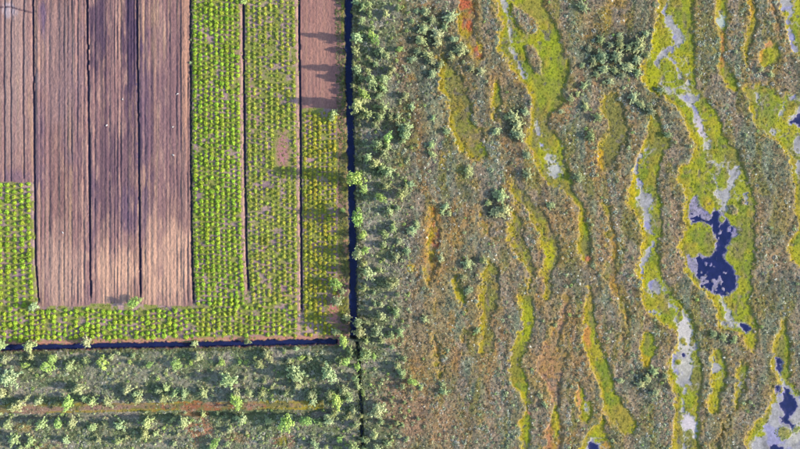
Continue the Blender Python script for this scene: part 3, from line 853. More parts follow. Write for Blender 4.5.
# ------------------------------------------------------------------ meshes of the terrain
def mesh_from(name, co, quads, tint=None, smooth=True):
    me = bpy.data.meshes.new(name)
    n, f = len(co), len(quads)
    fl = quads.shape[1]
    me.vertices.add(n)
    me.vertices.foreach_set('co', np.ascontiguousarray(co, np.float32).ravel())
    me.loops.add(f * fl)
    me.loops.foreach_set('vertex_index', np.ascontiguousarray(quads, np.int32).ravel())
    me.polygons.add(f)
    me.polygons.foreach_set('loop_start', np.arange(0, f * fl, fl, dtype=np.int32))
    me.polygons.foreach_set('loop_total', np.full(f, fl, np.int32))
    me.update(calc_edges=True)
    if smooth:
        me.polygons.foreach_set('use_smooth', np.ones(f, bool))
    if tint is not None:
        a = me.attributes.new('tint', 'FLOAT_COLOR', 'POINT')
        rgba = np.ones((n, 4), np.float32)
        rgba[:, :3] = np.clip(tint, 0.002, 0.9)
        a.data.foreach_set('color', rgba.ravel())
    return me


def structure(name, me, mat, label):
    me.materials.append(mat)
    o = bpy.data.objects.new(name, me)
    C.objects.link(o)
    o['kind'] = 'structure'
    o['label'] = label
    return o


VID = np.arange(ny * nx).reshape(ny, nx)
QUAD = np.stack([VID[1:, :-1], VID[1:, 1:], VID[:-1, 1:], VID[:-1, :-1]], -1).reshape(-1, 4)
FLAB = LAB[:-1, :-1].ravel()
CO = np.stack([WX, WY, Z], -1).reshape(-1, 3)
TT = T.reshape(-1, 3)
for k, d in OBJ.items():
    q = QUAD[FLAB == k]
    if len(q) == 0:
        continue
    u, inv = np.unique(q, return_inverse=True)
    co, ti, qq = CO[u], TT[u], inv.reshape(-1, 4)
    if k == 0:   # the bog goes on to the horizon around the surveyed part
        B = 2600.0
        ring = np.array([[X0 + .1, Y0 + .1, .2], [X1 - .1, Y0 + .1, .2], [X1 - .1, Y1 - .1, .2], [X0 + .1, Y1 - .1, .2], [-B, -B, .2], [B, -B, .2], [B, B, .2], [-B, B, .2]])
        n0 = len(co)
        rq = np.array([[4, 5, 1, 0], [5, 6, 2, 1], [6, 7, 3, 2], [7, 4, 0, 3]]) + n0
        co = np.vstack([co, ring])
        ti = np.vstack([ti, np.tile(HEATH_GREY, (8, 1))])
        qq = np.vstack([qq, rq])
    structure(d['name'], mesh_from(d['name'], co, qq, ti), d['mat'], d['label'])

for label, win, m in pool_masks:
    sub = VID[win]
    mm = m[:-1, :-1]
    q = np.stack([sub[1:, :-1][mm], sub[1:, 1:][mm], sub[:-1, 1:][mm], sub[:-1, :-1][mm]], -1)
    u, inv = np.unique(q, return_inverse=True)
    co = CO[u].copy()
    co[:, 2] = WLEV
    structure('pool', mesh_from('pool', co, inv.reshape(-1, 4)), M_WATER, label)


def ribbon(cx, cy, hw, z, along_y):
    v = []
    for x, y in zip(cx, cy):
        if along_y:
            v += [(wx(x - hw), wy(y), z), (wx(x + hw), wy(y), z)]
        else:
            v += [(wx(x), wy(y + hw), z), (wx(x), wy(y - hw), z)]
    n = len(cx)
    q = np.array([[2 * i, 2 * i + 1, 2 * i + 3, 2 * i + 2] for i in range(n - 1)])
    if along_y:
        q = q[:, ::-1]
    return np.array(v, float), q


ys = np.arange(-36, 339, 6.0)
structure('ditch_water', mesh_from('ditch_water', *ribbon(DA(ys), ys, 4.4, -0.55, True)), M_WATER, 'navy water of the long straight ditch')
ys = np.arange(346, 486, 6.0)
structure('ditch_water', mesh_from('ditch_water', *ribbon(DA2(ys), ys, 1.0, -0.56, True)), M_WATER, 'dark water in the overgrown lower ditch')
xs = np.arange(-42, 337, 6.0)
structure('ditch_water', mesh_from('ditch_water', *ribbon(xs, DB(xs), 3.0, -0.62, False)), M_WATER, 'dark violet water of the cross ditch')


def ground_z(px, py):
    """terrain height at plan coordinates"""
    u = np.clip((np.asarray(px, float) - gpx[0]) / (gpx[1] - gpx[0]), 0, nx - 1.001)
    v = np.clip((np.asarray(py, float) - gpy[0]) / (gpy[1] - gpy[0]), 0, ny - 1.001)
    i, j = u.astype(int), v.astype(int)
    fu, fv = u - i, v - j
    return (Z[j, i] * (1 - fu) + Z[j, i + 1] * fu) * (1 - fv) + (Z[j + 1, i] * (1 - fu) + Z[j + 1, i + 1] * fu) * fv


def raster(A, px, py):
    i = np.clip(np.round((np.asarray(px) - gpx[0]) / (gpx[1] - gpx[0])).astype(int), 0, nx - 1)
    j = np.clip(np.round((np.asarray(py) - gpy[0]) / (gpy[1] - gpy[0])).astype(int), 0, ny - 1)
    return A[j, i]


# ------------------------------------------------------------------ foliage meshes
def leaf_mesh(name, cen, nrm, size, var, mat, aspect=1.6):
    """small pointed leaves: one quad (rhomb) each"""
    n = len(cen)
    r = np.random.default_rng(len(name) * 131 + n)
    nrm = nrm / (np.linalg.norm(nrm, axis=1, keepdims=True) + 1e-9)
    a = r.normal(size=(n, 3))
    t = np.cross(nrm, a)
    t /= (np.linalg.norm(t, axis=1, keepdims=True) + 1e-9)
    b = np.cross(nrm, t)
    s = np.asarray(size)[:, None]
    co = np.stack([cen - t * s * aspect * 0.5, cen + b * s * 0.5, cen + t * s * aspect * 0.5, cen - b * s * 0.5], 1).reshape(-1, 3)
    q = np.arange(4 * n).reshape(n, 4)
    me = mesh_from(name, co, q, None, False)
    at = me.attributes.new('leafvar', 'FLOAT', 'POINT')
    at.data.foreach_set('value', np.repeat(var, 4).astype(np.float32))
    me.materials.append(mat)
    return me


def tube_mesh(name, segs, mat, sides=6):
    co, q = [], []
    for p0, p1, r0, r1 in segs:
        p0, p1 = np.array(p0, float), np.array(p1, float)
        d = p1 - p0
        d /= np.linalg.norm(d)
        a = np.cross(d, (0.3, 0.9, 0.2))
        a /= np.linalg.norm(a)
        b = np.cross(d, a)
        n0 = len(co)
        for p, r in ((p0, r0), (p1, r1)):
            for k in range(sides):
                th = 2 * math.pi * k / sides
                co.append(p + r * (math.cos(th) * a + math.sin(th) * b))
        for k in range(sides):
            k2 = (k + 1) % sides
            q.append((n0 + k, n0 + k2, n0 + sides + k2, n0 + sides + k))
    me = mesh_from(name, np.array(co), np.array(q))
    me.materials.append(mat)
    return me


def make_pine(seed):
    """unit pine: crown radius about 1, height 1 (scaled per tree); returns trunk, crown"""
    r = np.random.default_rng(seed)
    segs = []
    lean = r.normal(0, 0.03, 2)
    pts = [(lean[0] * t, lean[1] * t, t) for t in (0, .35, .7, 1.0)]
    for a, b, r0, r1 in zip(pts[:-1], pts[1:], (.085, .065, .035), (.065, .035, .01)):
        segs.append((a, b, r0, r1))
    cen, nrm, siz, var = [], [], [], []
    for lev in np.linspace(0.22, 0.97, 9):
        L = (1 - lev) ** 0.6 * 1.08 * r.uniform(.8, 1.1)
        nb = r.integers(5, 8)
        ph = r.uniform(0, 6.28)
        for k in range(nb):
            th = ph + 6.283 * k / nb + r.normal(0, .18)
            l = L * r.choice((.4, .7, .9, 1.0, 1.3)) * r.uniform(.85, 1.1)
            rise = r.uniform(.05, .18)
            tip = (l * math.cos(th), l * math.sin(th), lev + rise * l)
            segs.append(((lean[0] * lev, lean[1] * lev, lev), tip, .022, .006))
            for f in np.linspace(.35, 1.0, max(2, int(5 * l))):
                base = np.array((tip[0] * f, tip[1] * f, lev + rise * l * f))
                m = 9
                v = r.uniform(0, 1) * .6
                for _ in range(m):
                    cen.append(base + r.normal(0, (.07, .07, .028)))
                    nrm.append(r.normal(size=3) + np.array((0, 0, .9)) + 0.7 * np.array((math.cos(th), math.sin(th), 0)))
                    siz.append(r.uniform(.08, .15))
                    var.append(v + r.uniform(0, .4))
    trunk = tube_mesh('pine_trunk', segs, M_BARK, 5)
    crown = leaf_mesh('pine_crown', np.array(cen), np.array(nrm), siz, np.array(var), M_LEAF, 2.0)
    return trunk, crown


def make_birch(seed):
    r = np.random.default_rng(seed)
    segs = [((0, 0, 0), (.02, .01, .4), .07, .05), ((.02, .01, .4), (0, .03, .95), .05, .012)]
    cen, nrm, siz, var = [], [], [], []
    for k in range(34):
        z = r.uniform(.25, 1.0)
        R = math.sqrt(max(0.02, 1 - ((z - .5) / .55) ** 2)) * .85
        th = r.uniform(0, 6.283)
        rad = R * math.sqrt(r.uniform(.1, 1)) * (1 + .3 * math.sin(2 * th + seed) + .2 * math.sin(5 * th))
        c = np.array((rad * math.cos(th), rad * math.sin(th), z))
        segs.append(((.01, .02, max(.2, z - .25)), tuple(c), .02, .005))
        v = r.uniform(0, .6)
        cs = r.uniform(.6, 1.3)
        for _ in range(20):
            off = r.normal(0, (.15, .15, .055)) * cs
            cen.append(c + off)
            nrm.append(off * (1, 1, 6) + r.normal(0, .12, 3) + np.array((0, 0, .15)))
            siz.append(r.uniform(.10, .17))
            var.append(v + r.uniform(0, .4))
    return tube_mesh('birch_trunk', segs, M_BIRCH, 5), leaf_mesh('birch_crown', np.array(cen), np.array(nrm), siz, np.array(var), M_LEAF, 1.4)


def make_bush(seed, mat, leaves=150, spread=1.0, name='bush_foliage'):
    """unit low bush: radius about 1, height about 1"""
    r = np.random.default_rng(seed)
    th = r.uniform(0, 6.283, leaves)
    ph = np.arccos(r.uniform(0.0, 1, leaves))
    rr = r.uniform(.6, 1.0, leaves) * (1 + .12 * np.sin(3 * th + seed) + .08 * np.sin(7 * th + 2 * seed))
    d = np.stack([np.sin(ph) * np.cos(th), np.sin(ph) * np.sin(th), np.cos(ph)], 1)
    cen = d * rr[:, None] * np.array((spread, spread, 1.0))
    cen[:, 2] = np.maximum(cen[:, 2], .05)
    nrm = d + r.normal(0, .45, (leaves, 3))
    return leaf_mesh(name, cen, nrm, r.uniform(.20, .36, leaves), r.uniform(0, 1, leaves), mat, 1.5)


def make_tuft(seed, mat, leaves, flat, sz, name):
    r = np.random.default_rng(seed)
    rad = np.sqrt(r.uniform(0, 1, leaves))
    th = r.uniform(0, 6.283, leaves)
    z = flat * (1 - rad ** 2) * r.uniform(.4, 1.0, leaves) + .03
    cen = np.stack([rad * np.cos(th), rad * np.sin(th), z], 1)
    nrm = np.stack([.8 * rad * np.cos(th), .8 * rad * np.sin(th), np.full(leaves, .55)], 1) + r.normal(0, .45, (leaves, 3))
    return leaf_mesh(name, cen, nrm, r.uniform(.7, 1.2, leaves) * sz, r.uniform(0, 1, leaves), mat, 1.5)


# ------------------------------------------------------------------ scattered cover (uncountable): geometry-node instances
def scatter(name, label, protos, P, scale, idx, tint, sink=0.03):
    """P: plan points; scale (n,3); idx: which prototype; tint (n,3)"""
    n = len(P)
    co = np.stack([wx(P[:, 0]), wy(P[:, 1]), ground_z(P[:, 0], P[:, 1]) - sink], 1)
    me = bpy.data.meshes.new(name)
    me.vertices.add(n)
    me.vertices.foreach_set('co', co.astype(np.float32).ravel())

    def attr(nm, ty, key, val):
        a = me.attributes.new(nm, ty, 'POINT')
        a.data.foreach_set(key, np.ascontiguousarray(val).ravel())
    rot = np.zeros((n, 3), np.float32)
    rot[:, 2] = rng.uniform(0, 6.283, n)
    attr('rot', 'FLOAT_VECTOR', 'vector', rot)
    attr('scl', 'FLOAT_VECTOR', 'vector', scale.astype(np.float32))
    attr('idx', 'INT', 'value', idx.astype(np.int32))
    rgba = np.ones((n, 4), np.float32)
    rgba[:, :3] = np.clip(tint, 0.004, 0.9)
    attr('tint', 'FLOAT_COLOR', 'color', rgba)
    me.update()
    o = bpy.data.objects.new(name, me)
    C.objects.link(o)
    o['kind'] = 'stuff'
    o['label'] = label
    pc = bpy.data.collections.new(name + '_kinds')
    for i, pm in enumerate(protos):
        po = bpy.data.objects.new('%s_kind_%02d' % (name, i), pm)
        pc.objects.link(po)
    ng = bpy.data.node_groups.new(name + '_scatter', 'GeometryNodeTree')
    ng.interface.new_socket('Geometry', in_out='INPUT', socket_type='NodeSocketGeometry')
    ng.interface.new_socket('Geometry', in_out='OUTPUT', socket_type='NodeSocketGeometry')
    N, L = ng.nodes, ng.links
    gi, go = N.new('NodeGroupInput'), N.new('NodeGroupOutput')
    ci = N.new('GeometryNodeCollectionInfo')
    ci.inputs['Collection'].default_value = pc
    ci.inputs['Separate Children'].default_value = True
    ci.inputs['Reset Children'].default_value = True
    ip = N.new('GeometryNodeInstanceOnPoints')
    ip.inputs['Pick Instance'].default_value = True

    def named(nm, ty):
        a = N.new('GeometryNodeInputNamedAttribute')
        a.data_type = ty
        a.inputs['Name'].default_value = nm
        return a.outputs['Attribute']
    L.new(gi.outputs[0], ip.inputs['Points'])
    L.new(ci.outputs[0], ip.inputs['Instance'])
    L.new(named('idx', 'INT'), ip.inputs['Instance Index'])
    L.new(named('rot', 'FLOAT_VECTOR'), ip.inputs['Rotation'])
    L.new(named('scl', 'FLOAT_VECTOR'), ip.inputs['Scale'])
    L.new(ip.outputs[0], go.inputs[0])
    md = o.modifiers.new('scatter', 'NODES')
    md.node_group = ng
    return o


def poisson_like(x0, y0, x1, y1, step, jit=0.5):
    xs_ = np.arange(x0, x1, step)
    ys_ = np.arange(y0, y1, step)
    a, b = np.meshgrid(xs_, ys_)
    p = np.stack([a.ravel(), b.ravel()], 1)
    return p + rng.uniform(-jit, jit, p.shape) * step


tufts = [make_tuft(100 + i, M_COVER, 16, .55 if i % 2 else .8, .55, 'heath_tuft') for i in range(5)]

# --- dwarf shrubs and lichen of the open heath and the wood floor
P = poisson_like(343, -40, 850, 490, 2.1, .6)
P = np.vstack([P, poisson_like(-45, 351, 343, 490, 2.1, .6)])
lab = raster(LAB, P[:, 0], P[:, 1])
hs = raster(hollow, P[:, 0], P[:, 1])
keep = (hs < -0.3) | ((hs < 2.2) & (raster(mud, P[:, 0], P[:, 1]) < -2) & (rng.uniform(0, 1, len(P)) < .45 * sstep(2.4, -.2, hs)))
olv = np.array([OBJ[int(k)].get('dry', False) for k in lab])
keep |= olv & (rng.uniform(0, 1, len(P)) < .30) & (raster(mud, P[:, 0], P[:, 1]) < -2)
keep &= (lab == 0) | (hs > -1) | np.array([OBJ[int(k)]['name'] == 'track' for k in lab])
trk = np.array([OBJ[int(k)]['name'] == 'track' for k in lab])
keep = (keep & ~trk) | (trk & (rng.uniform(0, 1, len(P)) < .45))
keep &= raster(Z, P[:, 0], P[:, 1]) > -.13
keep &= (np.abs(P[:, 0] - DA(P[:, 1])) > 5.0) | (P[:, 1] > 342)
P = P[keep]
n = len(P)
loc = raster(T, P[:, 0], P[:, 1])
fo = raster(forest.astype(float), P[:, 0], P[:, 1])
strg = raster(n_string, P[:, 0], P[:, 1])
pal = 1.45 * np.array([col(170, 140, 114), col(134, 136, 104), col(206, 200, 178), col(70, 72, 46), col(172, 138, 66), col(162, 172, 134)])
patch = noise(wx(P[:, 0]), wy(P[:, 1]), 5, 7, 81, 2)
u = rng.uniform(0, 1, n) + 0.16 * patch
cuts = np.array([.28, .50, .57, .78, .91])
ci_ = np.searchsorted(cuts, u)
tint = pal[ci_]
tint = mix(tint, 1.1 * loc, np.where(ci_ == 2, .2, .62))
tint = np.where((hs[keep] > 0)[:, None], mix(pal[ci_], 1.1 * loc, np.full(n, .7)), tint)
fp = 1.25 * np.array([col(144, 140, 114), col(116, 126, 80), col(180, 175, 156), col(88, 94, 64), col(156, 136, 100), col(150, 160, 118)])
tint = np.where((fo > .5)[:, None], mix(1.15 * fp[ci_], loc, np.full(n, .3)), tint)
tint *= rng.uniform(.5, 1.55, (n, 1))
sc = rng.uniform(.18, .42, n) * np.where(ci_ == 2, .8, 1.0)
hh = rng.uniform(.35, .95, n) * sc
scatter('heath_shrub_cover', 'fine mottle of heather, dwarf shrubs and lichen over the bog', tufts, P, np.stack([sc, sc, hh], 1), rng.integers(0, 5, n), tint)

# --- pale lichen and dwarf birch clumps standing a little proud of the heath, thickest along the strings
P = np.stack([rng.uniform(350, 840, 15000), rng.uniform(-35, 485, 15000)], 1)
P = np.vstack([P, np.stack([rng.uniform(-40, 350, 5000), rng.uniform(352, 485, 5000)], 1)])
dens = sstep(0.0, .7, noise(wx(P[:, 0]), wy(P[:, 1]), 5.5, 9, 82, 3)) * .9 + .03
P = P[(rng.uniform(0, 1, len(P)) < dens) & (raster(LAB, P[:, 0], P[:, 1]) == 0) & (raster(hollow, P[:, 0], P[:, 1]) < -1.2)]
P = P[(np.abs(P[:, 0] - DA(P[:, 1])) > 6.0) | (P[:, 1] > 342)]
n = len(P)
cp = 1.1 * np.array([col(176, 180, 150), col(158, 168, 124), col(178, 172, 154), col(138, 146, 104)])
tint = cp[rng.integers(0, 4, n)] * rng.uniform(.8, 1.15, (n, 1))
sc = rng.uniform(.18, .62, n)
clumps = [make_tuft(130 + i, M_COVER, 34, .6, .42, 'lichen_clump') for i in range(4)]
scatter('lichen_clump_cover', 'pale lichen and dwarf birch clumps dotted over the heath', clumps, P, np.stack([sc, sc, sc * rng.uniform(.5, 1.0, n)], 1), rng.integers(0, 4, n), tint)

# --- sedge and cushion tufts on the moss
P = poisson_like(430, -30, 830, 480, 2.6, .6)
hs = raster(hollow, P[:, 0], P[:, 1])
mu = raster(mud, P[:, 0], P[:, 1])
dry = raster(Z, P[:, 0], P[:, 1]) > WLEV + .01
P = P[dry & (((hs > .8) & (mu < -.9)) | ((mu > -.9) & (mu < 2.5) & (rng.uniform(0, 1, len(P)) < .22)))]
n = len(P)
loc = raster(T, P[:, 0], P[:, 1])
tint = mix(np.where((raster(mud, P[:, 0], P[:, 1]) > -.9)[:, None], col(132, 134, 50), loc), col(110, 124, 24), rng.uniform(0, .35, n)) * rng.uniform(.75, 1.25, (n, 1))
sc = rng.uniform(.16, .40, n)
scatter('moss_tuft_cover', 'low sedge and moss tufts carpeting the hollows', tufts, P, np.stack([sc, sc, sc * rng.uniform(.25, .6, n)], 1), rng.integers(0, 5, n), tint)

# ------------------------------------------------------------------ planted bushes
def rows(xa, xb, y0, y1, dx, dy, seed, jit=.24):
    """columns of bushes; xa, xb functions of y give the strip borders"""
    r = np.random.default_rng(seed)
    out = []
    ncol = int((xb(0) - xa(0)) / dx)
    for c in range(ncol):
        y = y0 + r.uniform(0, dy)
        i = 0
        while y < y1:
            yy = y + r.normal(0, jit)
            xx = xa(yy) + (xb(yy) - xa(yy)) * (c + .5) / ncol + r.normal(0, jit * .7)
            out.append((xx, yy, c, i))
            y += dy * r.uniform(.95, 1.06)
            i += 1
    return out


ORD = ['first', 'second', 'third', 'fourth', 'fifth', 'sixth', 'seventh', 'eighth', 'ninth', 'tenth', 'eleventh', 'twelfth', 'thirteenth', 'fourteenth', 'fifteenth', 'sixteenth', 'seventeenth', 'eighteenth', 'nineteenth']
TENS = {2: 'twent', 3: 'thirt', 4: 'fort', 5: 'fift', 6: 'sixt', 7: 'sevent', 8: 'eight', 9: 'ninet'}


def ordinal(i):
    """0-based"""
    k = i + 1
    if k < 20:
        return ORD[k - 1]
    t, o = divmod(k, 10)
    return TENS[t] + 'ieth' if o == 0 else TENS[t] + 'y-' + ORD[o - 1]


G1, G2, G3 = 1.35 * col(160, 184, 54), 1.35 * col(168, 174, 64), 1.35 * col(174, 170, 54)
bush = []   # x, y, radius(plan), tint, block, column, index


def add_block(block, items, rad, tint, miss=.03, seed=1):
    r = np.random.default_rng(seed)
    for x, y, c, i in items:
        if r.uniform() < miss:
            continue
        bush.append([x, y, rad * r.uniform(.6, 1.18), tint, block, c, i])


cst = lambda v: (lambda y: v)
add_block('left', rows(cst(-2.4), lambda y: D1(y) - 2.5, 184, 306, 5.6, 5.4, 11), 2.55, G1, .01, 1)
add_block('one', rows(lambda y: D4(y) + 2.0, lambda y: D5(y) - 3.4, -2, 306, 5.0, 4.6, 12), 2.3, G1, .05, 2)
add_block('two', rows(lambda y: D5(y) + 2.0, lambda y: D6(y) - 3.2, -2, 306, 5.1, 4.6, 13), 2.1, G2, .08, 3)
add_block('three', rows(lambda y: D6(y) + 2.0, cst(337), 112, 336, 5.1, 4.6, 14), 2.2, G3, .05, 4)
add_block('band', rows(cst(-3), cst(195), 309, 341, 5.4, 5.0, 15), 2.5, G1, .06, 5)
add_block('band', rows(cst(195), lambda y: D6(y) - 3.5, 307, 339, 5.1, 4.7, 16), 2.35, mix(G1, G2, np.array(.5)), .05, 6)
add_block('out', rows(cst(-40), cst(-3), 184, 341, 5.6, 5.4, 17), 2.5, G1, .04, 7)
add_block('out', rows(lambda y: D4(y) + 2.0, lambda y: D5(y) - 3.4, -38, -3, 5.2, 5.2, 18), 2.5, G1, .04, 8)
add_block('out', rows(lambda y: D5(y) + 2.0, lambda y: D6(y) - 3.2, -38, -3, 5.5, 5.2, 19), 2.25, G2, .06, 9)


def bare(x, y):
    if abs(x - 283) < 6.5 and abs(y - 150) < 18:
        return True
    if x > 326 and 293 < y < 325:
        return True
    if y > DB(x) - 7.0:
        return True
    return False


bush = [b for b in bush if not bare(b[0], b[1])]
bush_meshes_o = [make_bush(200 + i, M_LEAF, 170) for i in range(6)]
bush_meshes_i = [make_bush(300 + i, M_COVER, 170, name='bush_mass') for i in range(6)]
single = [b for b in bush if b[4] == 'left' and 0 <= b[0]]
rest = [b for b in bush if b[4] != 'left' or b[0] < 0]
one = sorted([b for b in rest if b[4] == 'one' and b[1] >= 0], key=lambda b: (b[5], b[1]))
take = 300 - len(single)
ncols_one = max(b[5] for b in one) + 1
full = [b for b in one if b[5] < 3][:take]     # the three brightest columns, beside the bare peat
single += full
ids = {id(b) for b in single}
rest = [b for b in bush if id(b) not in ids]
cols = {}
for b in single:
    cols.setdefault((b[4], b[5]), []).append(b)
ci = 0
left_cols = sorted(c for (bl, c) in cols if bl == 'left')
one_cols = sorted(c for (bl, c) in cols if bl == 'one')
for (bl, c), lst in sorted(cols.items()):
    lst.sort(key=lambda b: b[1])
    for i, b in enumerate(lst):
        rad = b[2] * S
        o = bpy.data.objects.new('planted_bush', bush_meshes_o[ci % 6])
        ci += 1
        C.objects.link(o)
        o.location = (float(wx(b[0])), float(wy(b[1])), float(ground_z(b[0], b[1])) - .03)
        o.scale = (rad, rad, rad * random.uniform(.95, 1.25))
        o.rotation_euler = (0, 0, random.uniform(0, 6.28))
        f = random.uniform(.8, 1.2)
        t = np.asarray(b[3]) * f * np.array((random.uniform(.85, 1.15), 1.0, 1.0))
        o.color = (*[float(v) for v in t], 1)
        o['category'] = 'bush'
        if bl == 'left':
            o['group'] = 'bushes in the left edge block'
            o['label'] = 'green bush, %s from top in %s column of the left edge block' % (ordinal(i), ORD[left_cols.index(c)])
        else:
            o['group'] = 'bushes beside the bare peat'
            o['label'] = 'green bush, %s from top in %s column right of the bare peat' % (ordinal(i), ORD[one_cols.index(c)])
R_ = np.array([[b[0], b[1]] for b in rest])
rr = np.array([b[2] for b in rest]) * S
tt_ = np.array([np.asarray(b[3]) for b in rest]) * rng.uniform(.78, 1.22, (len(rest), 1))
tt_[:, 0] *= rng.uniform(.85, 1.15, len(rest))
o = scatter('planted_bush_rows', 'remaining rows of small yellow-green bushes in the planted strips', bush_meshes_i, R_, np.stack([rr, rr, rr * rng.uniform(.9, 1.25, len(rr))], 1), rng.integers(0, 6, len(rr)), tt_)

# low weeds between the bushes
P = poisson_like(-40, -36, 346, 343, 2.7, .6)
lab = raster(LAB, P[:, 0], P[:, 1])
isf = np.array([OBJ[int(k)]['name'] == 'planted_field' for k in lab])
P = P[isf & (rng.uniform(0, 1, len(P)) < .85 + .3 * noise(wx(P[:, 0]), wy(P[:, 1]), 4, 4, 91, 2))]
n = len(P)
tint = mix(np.tile(col(140, 160, 52), (n, 1)), np.tile(col(158, 150, 74), (n, 1)), rng.uniform(0, 1, n)) * rng.uniform(.7, 1.3, (n, 1))
sc = rng.uniform(.14, .42, n)
scatter('weed_cover', 'thin grass and weeds between the planted bushes', tufts, P, np.stack([sc, sc, sc * .6], 1), rng.integers(0, 5, n), tint)
# ragged grass along the ditch banks
a = np.stack([rng.uniform(338, 346.5, 1000), rng.uniform(-30, 340, 1000)], 1)
b = np.stack([rng.uniform(352.6, 361, 1500), rng.uniform(-30, 340, 1500)], 1)
a[:, 0] += DA(a[:, 1]) - 350.5
b[:, 0] += DA(b[:, 1]) - 350.0
c = np.stack([rng.uniform(-40, 340, 700), np.zeros(700)], 1)
c[:, 1] = DB(c[:, 0]) + rng.uniform(3.4, 6.5, 700)
e = np.stack([np.zeros(260), rng.uniform(-30, 300, 260)], 1)
e[:, 0] = D4(e[:, 1]) + rng.uniform(1.0, 2.4, 260)
g = np.stack([np.zeros(420), rng.uniform(345, 480, 420)], 1)
g[:, 0] = DA2(g[:, 1]) + rng.normal(0, 2.4, 420)
P = np.vstack([a, b, c, e, g])
n = len(P)
tint = mix(np.tile(col(110, 112, 60), (n, 1)), np.tile(col(140, 140, 96), (n, 1)), rng.uniform(0, 1, n)) * rng.uniform(.6, 1.2, (n, 1))
sc = rng.uniform(.18, .42, n)
scatter('bank_grass', 'ragged grass along the ditch banks', tufts, P, np.stack([sc, sc, sc * .7], 1), rng.integers(0, 5, n), tint)

